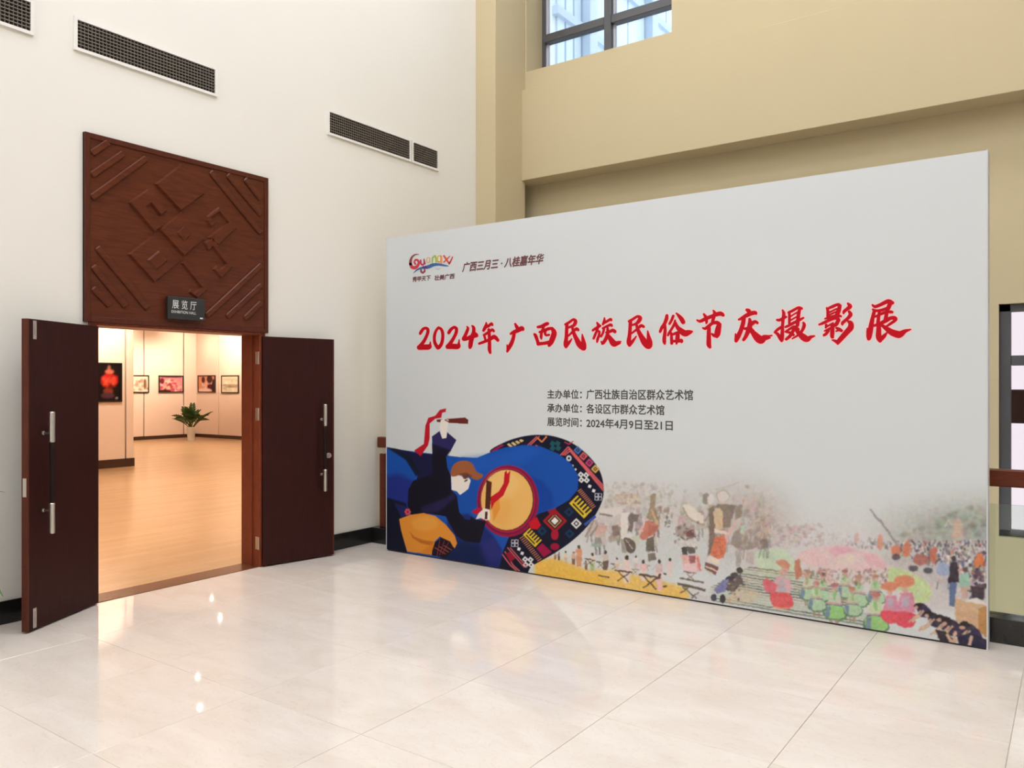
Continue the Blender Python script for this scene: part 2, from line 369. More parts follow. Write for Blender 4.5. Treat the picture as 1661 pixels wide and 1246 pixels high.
LW = 0.708
def leaf(name, hinge, ang, face, label):
    d = empty(name, (hinge[0], hinge[1], 0.0), label, 'door', kind='structure', rz=ang)
    t = 0.045; y0, y1 = (-t, 0.0) if face > 0 else (0.0, t); F = face
    MB().box(0.004, LW - 0.012, y0, y1, 0.012, 2.03).build('door_slab', M['door'], d, local=True, bevel=0.0015)
    MB().box(LW - 0.012, LW, y0, y1, 0.012, 2.03).build('door_edge', M['door_edge'], d, local=True, bevel=0.001)
    # pull handle: two steel ends and a dark grip between them, on two standoffs
    hx = 0.575; off = 0.068 * F
    h = MB().tube([(hx, off, 0.82), (hx, off, 1.23)], 0.016, n=16).build('pull_handle', M['leather'], d, local=True, smooth=False)
    for z0, z1 in ((1.225, 1.425), (0.625, 0.825)):
        MB().tube([(hx, off, z0), (hx, off, z0 + 0.004), (hx, off, z1 - 0.004), (hx, off, z1)], [0.016, 0.0185, 0.0185, 0.016], n=16).build('handle_end', M['chrome'], h, local=True)
    for z in (1.285, 0.775):
        MB().tube([(hx, 0, z), (hx, off, z)], 0.006, n=10).tube([(hx, 0, z), (hx, 0.007 * F, z)], 0.013, n=14).build('standoff', M['chrome'], h, local=True)
    # hinges
    for z in (0.21, 1.345, 1.84):
        MB().tube([(0.0, -0.050 * F, z - 0.055), (0.0, -0.050 * F, z + 0.055)], 0.0075, n=10).build('hinge', M['chrome'], d, local=True)
    return d
dl = leaf('door_1', (0.036, DY0), math.atan2(-0.655, 0.346), 1, 'dark maroon door leaf swung open left of the doorway')
dr = leaf('door_2', (0.036, DY1 + 0.012), math.atan2(0.652, 0.139), -1, 'dark maroon door leaf swung open right of the doorway, with lock')
for z0, z1 in ((1.90, 2.02), (0.022, 0.15)):       # flush bolts of the left leaf
    MB().box(LW - 0.075, LW - 0.045, 0, 0.002, z0, z1).box(LW - 0.068, LW - 0.058, 0.002, 0.008, z0 + 0.03, z1 - 0.02).build('flush_bolt', M['chrome'], dl, local=True)
MB().box(LW, LW + 0.0015, -0.035, -0.01, 0.88, 1.0).build('strike_plate', M['chrome'], dl, local=True)
MB().tube([(LW - 0.06, 0, 0.945), (LW - 0.06, -0.010, 0.945)], 0.026, n=20).tube([(LW - 0.06, -0.010, 0.945), (LW - 0.06, -0.032, 0.945)], [0.017, 0.015], n=16).build('lock', M['chrome'], dr, local=True)
# jamb-side hinge plates facing the doorway
for z in (0.21, 1.345, 1.84):
    o = MB().box(-0.045, -0.012, DY1 - 0.002, DY1, z - 0.055, z + 0.055).tube([(0.0, DY1 - 0.004, z - 0.055), (0.0, DY1 - 0.004, z + 0.055)], 0.008, n=10).build('hinge_plate', M['chrome'], bpy.data.objects['trim_4'])
# door stop strip on the right jamb
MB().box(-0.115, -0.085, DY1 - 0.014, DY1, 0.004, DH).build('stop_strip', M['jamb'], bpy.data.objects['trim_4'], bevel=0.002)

# carved panel over the door
CA = on_x(134, 214, 0.0); CB = on_x(432, 545, 0.0)
cy0, cy1, cz0, cz1 = CA.y, CB.y, OZ - 0.03, CA.z
cp = empty('carved_door_panel', (0.0, (cy0 + cy1) / 2, cz0), 'square carved red-brown wooden panel above the doorway', 'wall panel')
MB().box(0.0, 0.022, cy0, cy1, cz0, cz1).build('backboard', M['carved'], cp, bevel=0.002)
fwid = 0.04
f = MB().box(0.0, 0.032, cy0, cy0 + fwid, cz0, cz1).box(0.0, 0.032, cy1 - fwid, cy1, cz0, cz1).box(0.0, 0.032, cy0 + fwid, cy1 - fwid, cz1 - fwid, cz1).box(0.0, 0.032, cy0 + fwid, cy1 - fwid, cz0, cz0 + fwid)
f.build('panel_frame', M['frame'], cp, bevel=0.003)
def cpt(x, y): return on_x(x / 2.966, 180 + y / 2.966, 0.022)
corner = [((440,205),(520,152)),((440,310),(592,205)),((440,418),(702,228)),
          ((1010,292),(1255,590)),((1092,306),(1255,502)),((1175,326),(1255,425)),
          ((465,655),(710,950)),((445,745),(605,942)),((445,850),(530,938)),
          ((990,988),(1255,742)),((1090,992),(1255,838)),((1175,1000),(1255,922))]
def clampin(p, m=fwid - 0.004): return Vector((p.x, min(max(p.y, cy0 + m), cy1 - m), min(max(p.z, cz0 + m), cz1 - m)))
for a, b in corner:
    MB().bar(clampin(cpt(*a)), clampin(cpt(*b)), 0.05, 0.018, (1, 0, 0)).build('carved_strip', M['carved'], cp, bevel=0.008)
def plate(pts, h, name='carved_plate', x0=0.022, ch=0.011):
    Q = [np.array((2.89 + a / 100.0, 2.06 + b / 100.0)) for a, b in pts]; n = len(Q); c = sum(Q) / n
    area = sum(Q[i][0] * Q[(i + 1) % n][1] - Q[(i + 1) % n][0] * Q[i][1] for i in range(n))
    if area < 0: Q = Q[::-1]
    I = []
    for i in range(n):
        e0 = Q[i] - Q[i - 1]; e1 = Q[(i + 1) % n] - Q[i]; e0 = e0 / np.linalg.norm(e0); e1 = e1 / np.linalg.norm(e1)
        n0 = np.array((-e0[1], e0[0])); n1 = np.array((-e1[1], e1[0])); m_ = n0 + n1; m_ = m_ / max(.25, m_.dot(n0)); I.append(Q[i] + m_ * ch)
    vs = [(x0, q[0], q[1]) for q in Q] + [(x0 + h, q[0], q[1]) for q in I]
    fs = [(i, (i + 1) % n, n + (i + 1) % n, n + i) for i in range(n)] + [tuple(range(n, 2 * n))]
    MB().add(vs, fs).build(name, M['carved'], cp)
plate([(57, 75), (76, 93), (97, 74), (78, 57)], .022)
plate([(53, 110), (76, 131), (97, 111), (75, 92.5)], .022)
plate([(32, 92), (48, 105.5), (64, 91), (58, 86), (50, 94), (47, 91), (60, 78.5), (53, 72)], .022)
plate([(98.5, 93), (110, 103), (128, 88), (119, 80), (109, 70), (99, 75.5), (118, 91), (110, 98), (103, 92), (107, 88), (103, 84), (98, 89)], .020)
plate([(32, 53), (53, 71.5), (74.5, 52), (53, 33)], .020); plate([(46, 50), (56, 59), (64, 52), (54, 43)], .012, x0=.042)
plate([(96, 71), (104, 77), (124, 55), (112, 43), (104, 50), (108, 54), (111, 51), (116, 56), (104, 68), (100, 64)], .020)
plate([(75.5, 51.5), (79, 55), (98, 38), (100, 33), (90, 24), (82, 29), (84, 32), (87, 29), (93, 34)], .020)
plate([(71, 75), (77, 81), (83, 75), (77, 69)], .010, x0=.044, ch=.006)

# text helper -------------------------------------------------------------
def text_mesh(body, bold=0.0, shear=0.0, spacing=1.0):
    c = bpy.data.curves.new('lettering', 'FONT'); c.body = body; c.offset = bold; c.shear = shear; c.space_character = spacing; c.resolution_u = 3
    o = bpy.data.objects.new('lettering', c); COL.objects.link(o); bpy.context.view_layer.update()
    me = bpy.data.meshes.new_from_object(o); bpy.data.objects.remove(o); bpy.data.curves.remove(c)
    v = np.empty(len(me.vertices) * 3); me.vertices.foreach_get('co', v); v = v.reshape(-1, 3)
    fs = [tuple(p.vertices) for p in me.polygons]; bpy.data.meshes.remove(me)
    return v, fs
def fit_text(body, u0, u1, z0, z1, put, **kw):
    v, fs = text_mesh(body, **kw)
    mn, mx2 = v.min(0), v.max(0)
    u = u0 + (v[:, 0] - mn[0]) / (mx2[0] - mn[0]) * (u1 - u0)
    z = z0 + (v[:, 1] - mn[1]) / (mx2[1] - mn[1]) * (z1 - z0)
    return [put(a, b) for a, b in zip(u, z)], fs

# sign over the door
sa, sb = on_x(272, 481, 0.07), on_x(332, 522, 0.07)
sy0, sy1 = sa.y, sb.y
sz1 = on_x(272, 480, 0.07).z; sz0 = on_x(272, 517, 0.07).z
sg = empty('door_sign', (0.04, (sy0 + sy1) / 2, sz0), 'small black sign with white lettering on the carved panel', 'sign')
MB().box(0.0435, 0.075, sy0, sy1, sz0, sz1).build('sign_board', M['sign'], sg, bevel=0.003)
SX = 0.0758
def sput(u, z): return (SX, u, z)
H_ = sz1 - sz0; Wd = sy1 - sy0
v, fs = fit_text('展 览 厅', sy0 + Wd * 0.11, sy0 + Wd * 0.76, sz0 + H_ * 0.47, sz0 + H_ * 0.86, sput)
MB().add(v, fs).build('sign_lettering', M['sign_text'], sg)
v, fs = fit_text('EXHIBITION HALL', sy0 + Wd * 0.09, sy0 + Wd * 0.75, sz0 + H_ * 0.27, sz0 + H_ * 0.39, sput)
MB().add(v, fs).build('sign_lettering', M['sign_text'], sg)
MB().box(0.075, SX, sy0 + Wd * 0.86, sy0 + Wd * 0.94, sz0 + H_ * 0.09, sz0 + H_ * 0.15).build('sign_mark', M['sign_text'], sg)

# ------------------------------------------------------------------ air vents on the left wall
def vent(y0, y1, z0, z1, label, nh=8, dense=0.026):
    r = empty('air_vent', (0, (y0 + y1) / 2, z0), label, 'air vent', 'air vents high on the left wall')
    b = 0.022
    MB().box(0, 0.004, y0, y1, z0, z1).build('vent_back', M['vent_dark'], r)
    f = MB().box(0, 0.018, y0 - b, y0, z0 - b, z1 + b).box(0, 0.018, y1, y1 + b, z0 - b, z1 + b).box(0, 0.018, y0, y1, z0 - b, z0).box(0, 0.018, y0, y1, z1, z1 + b)
    f.build('vent_frame', M['white_paint'], r)
    gm = MB()
    for k in range(1, nh):
        z = z0 + (z1 - z0) * k / nh; gm.box(0.008, 0.016, y0, y1, z - 0.0026, z + 0.0026)
    n = int((y1 - y0) / dense)
    for k in range(1, n):
        y = y0 + (y1 - y0) * k / n; gm.box(0.006, 0.012, y - 0.0018, y + 0.0018, z0, z1)
    tag(gm.build('grille', M['grille'], r), kind='stuff')
vz0, vz1 = 4.028, 4.226
yv = lambda p: on_x(p, 300, 0.0).y
vent(1.42, yv(48), vz0, vz1, 'long air vent at the upper left, cut by the photo edge')
vent(yv(124), yv(347), vz0, vz1, 'long air vent high above the carved door panel')
vent(yv(533), yv(663), vz0, vz1, 'long air vent high on the wall beside a short one')
vent(yv(669), yv(708), vz0, vz1, 'short air vent nearest the far corner pillar')

# ------------------------------------------------------------------ painter: flat print as colour on a fine mesh
class Canvas:
    def __init__(s, w, h, res, base, ss=2):
        s.res = res; s.ss = ss; s.px = res / ss; s.w, s.h = w, h
        s.nx, s.ny = int(round(w / res)), int(round(h / res))
        s.a = np.empty((s.ny * ss, s.nx * ss, 3), np.float32); s.a[:] = base
    def poly(s, pts, col, alpha=1.0, soft=0.0):
        P = np.array(pts, float) / s.px
        pad = int(soft / s.px * 2) + 2
        x0, y0 = np.floor(P.min(0)).astype(int) - pad; x1, y1 = np.ceil(P.max(0)).astype(int) + pad
        x0, y0 = max(x0, 0), max(y0, 0); x1, y1 = min(x1, s.a.shape[1]), min(y1, s.a.shape[0])
        if x1 <= x0 or y1 <= y0: return
        gx = np.arange(x0, x1) + 0.5; gy = np.arange(y0, y1) + 0.5
        m = np.zeros((len(gy), len(gx)), bool)
        Q = np.roll(P, -1, 0)
        for (ax, ay), (bx, by) in zip(P, Q):
            if ay == by: continue
            row = (gy >= min(ay, by)) & (gy < max(ay, by))
            if not row.any(): continue
            xi = ax + (gy[row] - ay) * (bx - ax) / (by - ay)
            m[row] ^= gx[None, :] < xi[:, None]
        mk = m.astype(np.float32)
        if soft > 0:
            k = max(1, int(soft / s.px / 2))
            for _ in range(2):
                for ax in (0, 1):
                    c = np.cumsum(np.pad(mk, [(k + 1, k) if q == ax else (0, 0) for q in (0, 1)], mode='edge'), axis=ax)
                    mk = (c[2 * k + 1:] - c[:-2 * k - 1]) / (2 * k + 1) if ax == 0 else (c[:, 2 * k + 1:] - c[:, :-2 * k - 1]) / (2 * k + 1)
        mk *= alpha
        R_ = s.a[y0:y1, x0:x1]
        R_ += mk[..., None] * (np.array(col, np.float32) - R_)
    def mesh(s, name, m, parent, o3, uv, vv, gain=1.0, ztop=None):
        ss = s.ss
        a = s.a.reshape(s.ny, ss, s.nx, ss, 3).mean((1, 3)) / 255.0
        a = np.where(a <= 0.04045, a / 12.92, ((a + 0.055) / 1.055) ** 2.4) * gain
        a = np.clip(a, 0, 0.95)
        p = np.pad(a, ((0, 1), (0, 1), (0, 0)), mode='edge'); q = np.pad(a, ((1, 0), (1, 0), (0, 0)), mode='edge')
        pr = np.pad(a, ((0, 1), (1, 0), (0, 0)), mode='edge'); qr = np.pad(a, ((1, 0), (0, 1), (0, 0)), mode='edge')
        c = (p + q + pr + qr) / 4
        nx, ny = s.nx, s.ny
        us = np.linspace(0, s.w, nx + 1); vs = np.linspace(0, s.h, ny + 1)
        if ztop is not None:
            vs = np.append(vs, ztop); c = np.concatenate([c, c[-1:]], 0); ny += 1
        U, V = np.meshgrid(us, vs)
        oo = origin(parent)
        co = np.array(o3)[None, None] - np.array(oo)[None, None] + U[..., None] * np.array(uv) + V[..., None] * np.array(vv)
        me = bpy.data.meshes.new(name)
        idx = np.arange((nx + 1) * (ny + 1)).reshape(ny + 1, nx + 1)
        fc = np.stack([idx[:-1, :-1], idx[:-1, 1:], idx[1:, 1:], idx[1:, :-1]], -1).reshape(-1, 4)
        me.vertices.add(co.shape[0] * co.shape[1]); me.vertices.foreach_set('co', co.reshape(-1).astype(np.float32))
        me.loops.add(fc.size); me.loops.foreach_set('vertex_index', fc.reshape(-1).astype(np.int32))
        me.polygons.add(len(fc)); me.polygons.foreach_set('loop_start', (np.arange(len(fc)) * 4).astype(np.int32))
        me.update(calc_edges=True)
        at = me.color_attributes.new('print', 'FLOAT_COLOR', 'POINT')
        cc = np.concatenate([c, np.ones(c.shape[:2] + (1,))], -1).astype(np.float32)
        at.data.foreach_set('color', cc.reshape(-1))
        return link(name, me, m, parent)

def catmull(pts, n=4, closed=True):
    P = [np.array(p, float) for p in pts]; out = []; N = len(P)
    rngi = range(N) if closed else range(N - 1)
    for i in rngi:
        if closed: p0, p1, p2, p3 = P[i - 1], P[i], P[(i + 1) % N], P[(i + 2) % N]
        else: p0, p1, p2, p3 = P[max(i - 1, 0)], P[i], P[i + 1], P[min(i + 2, N - 1)]
        for k in range(n):
            t = k / n
            out.append(0.5 * (2 * p1 + (p2 - p0) * t + (2 * p0 - 5 * p1 + 4 * p2 - p3) * t * t + (3 * p1 - p0 - 3 * p2 + p3) * t ** 3))
    if not closed: out.append(P[-1])
    return out

# ------------------------------------------------------------------ the exhibition backdrop
PW = PX1 - PX0
BASE = (212, 216, 216)
def pan(px, py):
    d = ray(px, py); s = PY / d[1]
    return (CAM.x + s * d[0] - PX0, 1.6 + s * d[2])
CR = {'H': (610, 640, 4.154), 'I': (880, 740, 4.371), 'J': (1180, 780, 3.453), 'K': (940, 780, 10.38), 'L': (1080, 780, 6.925),
      'M': (1220, 860, 8.305), 'N': (1400, 800, 4.79), 'O': (880, 860, 4.885), 'G': (655, 400, 15.1)}
def cm(c, x, y): x0, y0, s = CR[c]; return pan(x0 + x / s, y0 + y / s)
CV = Canvas(PW, 1.42, 0.004, BASE, 2)
def P(c, pts, col, alpha=1.0, soft=0.0, sm=False):
    if sm: pts = catmull(pts, 5)
    CV.poly([cm(c, x, y) for x, y in pts], col, alpha, soft)
def E(c, cx, cy, rx, ry, col, alpha=1.0, soft=0.0, rot=0.0):
    ca, sa_ = math.cos(rot), math.sin(rot); n = 28 if max(rx, ry) > 12 else 12
    P(c, [(cx + rx * math.cos(t) * ca - ry * math.sin(t) * sa_, cy + rx * math.cos(t) * sa_ + ry * math.sin(t) * ca) for t in [2 * math.pi * k / n for k in range(n)]], col, alpha, soft)
def Ln(c, pts, w, col, alpha=1.0, soft=0.0):
    for (ax, ay), (bx, by) in zip(pts[:-1], pts[1:]):
        l = math.hypot(bx - ax, by - ay) or 1; nx_, ny_ = -(by - ay) / l * w / 2, (bx - ax) / l * w / 2
        P(c, [(ax + nx_, ay + ny_), (bx + nx_, by + ny_), (bx - nx_, by - ny_), (ax - nx_, ay - ny_)], col, alpha, soft)
def Sq(c, cx, cy, h, col, rot=45, asp=1.0):
    ca, sa_ = math.cos(R(rot)), math.sin(R(rot))
    P(c, [(cx + h * (a * ca - b * asp * sa_), cy + h * (a * sa_ + b * asp * ca)) for a, b in ((-1, -1), (1, -1), (1, 1), (-1, 1))], col)
def jit(c, a): return tuple(min(255, max(0, v + random.uniform(-a, a))) for v in c)

# --- faded festival photographs (right and centre of the print)
def collage():
    # haze and ground tones
    E('I', 640, 470, 420, 300, (202, 192, 182), .55, .25)
    E('I', 1340, 480, 380, 300, (186, 174, 163), .6, .25)
    E('I', 1560, 520, 200, 220, (176, 162, 150), .5, .2)
    E('I', 860, 640, 500, 130, (203, 207, 205), .7, .12)
    E('J', 700, 480, 560, 260, (206, 196, 192), .6, .3)
    P('J', [(880, 210), (1000, 170), (1200, 120), (1460, 90), (1460, 420), (860, 420)], (176, 178, 170), .7, .16)
    P('J', [(1080, 230), (1180, 180), (1300, 190), (1460, 160), (1460, 360), (1060, 340)], (148, 153, 142), .6, .10)
    for _ in range(260):
        x = random.uniform(960, 1455); y = random.uniform(120, 350)
        if y < 330 - (x - 900) * .38: continue
        E('J', x, y, random.uniform(8, 26), random.uniform(6, 18), jit(random.choice([(128, 134, 120), (164, 168, 156), (112, 116, 106), (156, 162, 142)]), 14), .45, .012)
    P('J', [(930, 350), (1460, 340), (1460, 700), (1230, 720), (1060, 560), (880, 480)], (188, 180, 178), .8, .06)
    P('J', [(900, 480), (1100, 560), (1260, 650), (1270, 740), (1130, 740), (1060, 620)], (205, 196, 194), .9, .04)
    # masts, crane and a tower in the haze
    for x in (1010, 1060, 1110): Ln('J', [(x, 190), (x + 3, 370)], 5, (176, 176, 170), .7)
    Ln('J', [(800, 170), (880, 270), (940, 350), (990, 420)], 9, (112, 106, 104), .7, .004)
    P('J', [(1255, 330), (1275, 240), (1295, 205), (1318, 250), (1320, 335)], (205, 170, 150), .8, .012)
    Ln('J', [(1215, 265), (1240, 235), (1262, 270)], 9, (205, 190, 178), .8)
    # the crowd: faint on the left, dense on the right
    pal = [(74, 68, 78), (96, 88, 96), (120, 112, 118), (214, 208, 206), (60, 54, 62), (170, 150, 142), (138, 122, 124), (196, 112, 84), (90, 96, 120), (226, 224, 222)]
    for _ in range(2100):
        x = random.uniform(500, 1455); y = random.uniform(270, 560)
        f = min(1, max(0.12, (x - 560) / 480))
        top = 345 - max(0, (900 - x)) * .14; bot = 390 + max(0, x - 880) * .36
        if y < top or y > min(bot, 640): continue
        c = jit(random.choice(pal), 16); r = random.uniform(4, 9) * (0.7 + 0.6 * (y - 300) / 260)
        E('J', x, y, r * .8, r * random.uniform(1, 1.7), c, .75 * f)
    for _ in range(260):
        x = random.uniform(190, 540); y = random.uniform(250, 380)
        E('J', x, y, random.uniform(4, 14), random.uniform(4, 10), jit(random.choice([(190, 168, 160), (176, 154, 146), (205, 184, 178), (160, 140, 134)]), 12), .4, .006)
    for x, y, rx, ry, c in ((855, 355, 18, 48, (205, 140, 118)), (725, 330, 14, 30, (205, 165, 158)), (945, 405, 30, 34, (210, 124, 92)), (1005, 395, 22, 45, (208, 118, 84)), (1155, 430, 18, 50, (196, 104, 78)),
                            (1410, 460, 28, 44, (224, 116, 64)), (1085, 455, 45, 32, (168, 98, 88)), (990, 470, 20, 16, (190, 185, 180))):
        E('J', x, y, rx, ry, c, .9, .004)
    for x, y in ((945, 440), (1040, 505), (1125, 515)): E('J', x, y, 26, 18, (70, 62, 68), .85, .004)
    E('J', 1210, 508, 36, 40, (150, 166, 198), .95, .004); Ln('J', [(1185, 560), (1175, 620)], 6, (120, 112, 112)); Ln('J', [(1235, 560), (1232, 620)], 6, (120, 112, 112))
    for k in range(16): E('J', 1130 + k * 8 + random.uniform(-6, 6), 560 + random.uniform(0, 40), 10, 12, jit((190, 182, 180), 20), .7)
    # people standing beside the platform
    P('J', [(1250, 470), (1290, 465), (1300, 580), (1235, 585)], (52, 46, 54)); E('J', 1268, 448, 14, 18, (64, 52, 50))
    P('J', [(1242, 585), (1290, 580), (1275, 715), (1245, 715)], (88, 104, 138))
    P('J', [(1305, 540), (1350, 525), (1360, 600), (1305, 610)], (148, 190, 172)); E('J', 1330, 510, 15, 17, (84, 70, 66)); P('J', [(1310, 605), (1350, 600), (1345, 672), (1315, 672)], (196, 160, 146))
    for _ in range(70):
        E('J', random.uniform(1360, 1452), random.uniform(490, 680), random.uniform(6, 16), random.uniform(8, 18), jit(random.choice([(56, 48, 58), (80, 70, 78), (190, 170, 160), (120, 104, 104)]), 12), .85)
    P('J', [(1360, 600), (1440, 610), (1440, 680), (1375, 672)], (62, 48, 56))
    P('J', [(1275, 668), (1455, 712), (1455, 892), (1400, 838), (1275, 800)], (206, 168, 130)); P('J', [(1405, 728), (1455, 716), (1455, 892), (1405, 848)], (184, 130, 74))
    P('J', [(1330, 682), (1400, 668), (1452, 700), (1452, 712)], (224, 216, 210))
    # lotus canopy
    P('J', [(390, 440), (470, 385), (560, 378), (640, 372), (700, 388), (790, 410), (860, 440), (892, 500), (760, 520), (640, 505), (480, 490)], (222, 192, 190), .95, .012, True)
    P('J', [(570, 385), (660, 380), (720, 400), (660, 430), (640, 470), (600, 430)], (220, 160, 172), .8, .02, True)
    P('J', [(760, 420), (840, 436), (890, 500), (800, 480)], (222, 164, 172), .8, .016, True)
    P('J', [(400, 440), (470, 400), (540, 430), (520, 490), (450, 480)], (226, 188, 184), .7, .03, True)
    E('J', 665, 450, 55, 34, (226, 208, 190), .8, .012)
    # green fans
    P('J', [(160, 420), (220, 390), (310, 395), (370, 450), (385, 530), (340, 580), (240, 575), (180, 520)], (196, 212, 182), .95, .008, True); E('J', 230, 440, 38, 26, (176, 194, 166), .6, .02)
    P('J', [(900, 500), (1000, 515), (1090, 560), (1140, 620), (1120, 690), (1060, 690), (1000, 640), (920, 600)], (190, 208, 148), .98, .006, True)
    # ground stripes: bamboo poles
    for k in range(16):
        z = 0.015 + k * 0.0185; u0 = 3.12 + k * .028; u1 = 4.45 - k * .028
        c = random.choice([(70, 92, 78), (104, 118, 98), (150, 140, 112), (58, 76, 66), (168, 190, 172)])
        CV.poly([(u0, z), (u1, z), (u1, z + .0085), (u0 + .02, z + .0085)], c, .85)
        CV.poly([(u0, z + .0085), (u1, z + .0085), (u1, z + .0155), (u0 + .02, z + .0155)], (206, 194, 168), .55)
    P('I', [(1380, 940), (1500, 960), (1560, 1000), (1480, 1060), (1280, 1050)], (205, 188, 158), .8, .02)
    # women in green
    for x, y, s, lime in ((450, 600, 1.0, 0), (535, 610, .95, 0), (660, 590, .95, 0), (735, 630, 1.1, 0), (830, 620, 1.0, 0), (600, 690, 1.25, 1), (830, 750, 1.35, 1), (700, 690, 1.0, 0), (500, 660, 1.0, 0)):
        E('J', x, y - 62 * s, 15 * s, 17 * s, (196, 158, 142)); E('J', x, y - 76 * s, 20 * s, 11 * s, jit((176, 120, 100), 16))
        P('J', [(x - 24 * s, y - 44 * s), (x + 24 * s, y - 44 * s), (x + 30 * s, y + 2), (x - 30 * s, y + 2)], jit((186, 206, 170), 10))
        P('J', [(x - 10 * s, y - 48 * s), (x + 10 * s, y - 48 * s), (x + 4 * s, y - 8 * s), (x - 4 * s, y - 8 * s)], (146, 190, 124))
        P('J', [(x - 34 * s, y), (x + 34 * s, y + 5 * s), (x + 36 * s, y + 15 * s), (x - 36 * s, y + 9 * s)], (198, 158, 150)); P('J', [(x - 36 * s, y + 9 * s), (x + 36 * s, y + 15 * s), (x + 36 * s, y + 23 * s), (x - 36 * s, y + 17 * s)], (92, 98, 132))
        g1 = (150, 200, 122) if lime else (174, 204, 166)
        P('J', [(x - 36 * s, y + 16 * s), (x + 38 * s, y + 22 * s), (x + 58 * s, y + 62 * s), (x + 30 * s, y + 84 * s), (x - 20 * s, y + 82 * s), (x - 50 * s, y + 58 * s)], (94, 128, 98), 1, 0, True)
        P('J', [(x - 34 * s, y + 16 * s), (x + 36 * s, y + 22 * s), (x + 52 * s, y + 58 * s), (x + 26 * s, y + 76 * s), (x - 18 * s, y + 74 * s), (x - 44 * s, y + 52 * s)], g1, 1, 0, True)
        P('J', [(x - 38 * s, y + 18 * s), (x - 18 * s, y + 20 * s), (x - 22 * s, y + 74 * s), (x - 42 * s, y + 58 * s)], (112, 126, 158), .85)
        for q in (-14, 10): Ln('J', [(x + q * s, y + 82 * s), (x + (q + 3) * s, y + 112 * s)], 13 * s, (166, 140, 118), .9)
    for _ in range(160):
        E('J', random.uniform(400, 900), random.uniform(505, 590), random.uniform(4, 11), random.uniform(5, 13), jit(random.choice([(186, 148, 130), (150, 118, 104), (206, 176, 160), (112, 92, 90), (208, 140, 122)]), 14), .6)
    # women in red
    P('M', [(310, 445), (430, 420), (520, 500), (470, 575), (380, 520)], (206, 142, 116), 1, .004, True); E('M', 420, 590, 55, 55, (206, 160, 150))
    P('M', [(580, 430), (650, 420), (665, 640), (600, 700), (570, 560)], (190, 116, 92), .95, .004)
    P('M', [(320, 640), (520, 680), (520, 860), (260, 850)], (214, 166, 172), 1, .002); P('M', [(135, 720), (190, 668), (340, 770), (300, 890), (185, 860)], (218, 104, 114), 1, .002)
    P('M', [(355, 690), (440, 700), (460, 860), (360, 870)], (186, 172, 180)); P('M', [(250, 880), (510, 885), (555, 1050), (440, 1095), (290, 1055)], (222, 92, 92), 1, 0, True)
    for k in range(14): E('M', 285 + k * 19, 1062 + 22 * math.sin(k / 13 * math.pi), 10, 12, (224, 160, 130))
    for x, y, s in ((1000, 740, 1.0), (915, 735, .8)):
        P('J', [(x - 55 * s, y + 5), (x - 30 * s, y - 100 * s), (x + 40 * s, y - 100 * s), (x + 55 * s, y + 10)], (212, 138, 160)); P('J', [(x - 22 * s, y - 80 * s), (x + 16 * s, y - 80 * s), (x + 22 * s, y - 20 * s), (x - 24 * s, y - 20 * s)], (182, 164, 178))
        P('J', [(x - 60 * s, y + 5), (x + 52 * s, y + 18), (x + 40 * s, y + 88 * s), (x - 20 * s, y + 92 * s), (x - 70 * s, y + 50 * s)], (222, 78, 92), 1, 0, True); E('J', x - 5 * s, y - 122 * s, 18 * s, 22 * s, (208, 164, 148))
        E('J', x - 8 * s, y - 165 * s, 60 * s, 34 * s, (214, 132, 100), 1, .003)
    # crouching helpers, right
    for x, y, s in ((430, 890, .9), (510, 955, 1.0), (600, 985, 1.0), (650, 1012, 1.15), (790, 1042, 1.1)):
        P('N', [(x - 10, y + 10), (x + 45 * s, y - 10), (x + 115 * s, y + 50 * s), (x + 110 * s, y + 100 * s), (x + 20, y + 95 * s)], jit((52, 47, 68), 8), 1, 0, True)
        for q in (0, 26): Ln('N', [(x + 20 + q, y + 40), (x - 30 + q, y + 95), (x - 75 + q, y + 130)], 15, (206, 168, 140))
        E('N', x, y, 36 * s, 27 * s, (44, 34, 34)); E('N', x - 14 * s, y + 16 * s, 18 * s, 14 * s, (200, 158, 132))
    P('N', [(560, 1080), (640, 1090), (720, 1170), (600, 1170)], (48, 38, 46)); P('N', [(735, 1130), (830, 1100), (960, 1150), (968, 1230), (740, 1200)], (40, 36, 58))
    for a, b in (((720, 1090), (705, 1180)), ((845, 1125), (825, 1205)), ((650, 1110), (690, 1180))): Ln('N', [a, b], 26, (210, 172, 146))
    # sepia festival crowd behind the dancers
    for _ in range(46):
        x = random.uniform(330, 1640); y = random.uniform(330, 620); s = random.uniform(.7, 1.25); al = random.uniform(.28, .6) * min(1, max(.35, (y - 250) / 250))
        d1 = jit(random.choice([(120, 104, 94), (150, 132, 120), (216, 206, 198), (176, 158, 146), (196, 150, 134)]), 12); d2 = jit(random.choice([(110, 96, 90), (168, 150, 140), (206, 176, 160), (90, 80, 76)]), 12); ln = random.uniform(-14, 14)
        E('I', x + ln, y - 78 * s, 15 * s, 18 * s, jit((150, 126, 112), 20), al); E('I', x + ln, y - 92 * s, 20 * s, 10 * s, jit((206, 196, 186), 16), al)
        P('I', [(x - 24 * s + ln, y - 58 * s), (x + 24 * s + ln, y - 58 * s), (x + 22 * s, y + 10 * s), (x - 22 * s, y + 10 * s)], d1, al, .003)
        P('I', [(x - 24 * s, y + 8 * s), (x + 24 * s, y + 8 * s), (x + 34 * s, y + 60 * s), (x - 32 * s, y + 62 * s)], d2, al, .003)
        for q in (-1, 1): Ln('I', [(x + q * 20 * s + ln, y - 50 * s), (x + q * 52 * s, y - random.uniform(-10, 80) * s)], 11 * s, jit((206, 186, 172), 14), al); Ln('I', [(x + q * 12 * s, y + 58 * s), (x + q * random.uniform(8, 30) * s, y + 118 * s)], 13 * s, jit((110, 98, 92), 20), al)
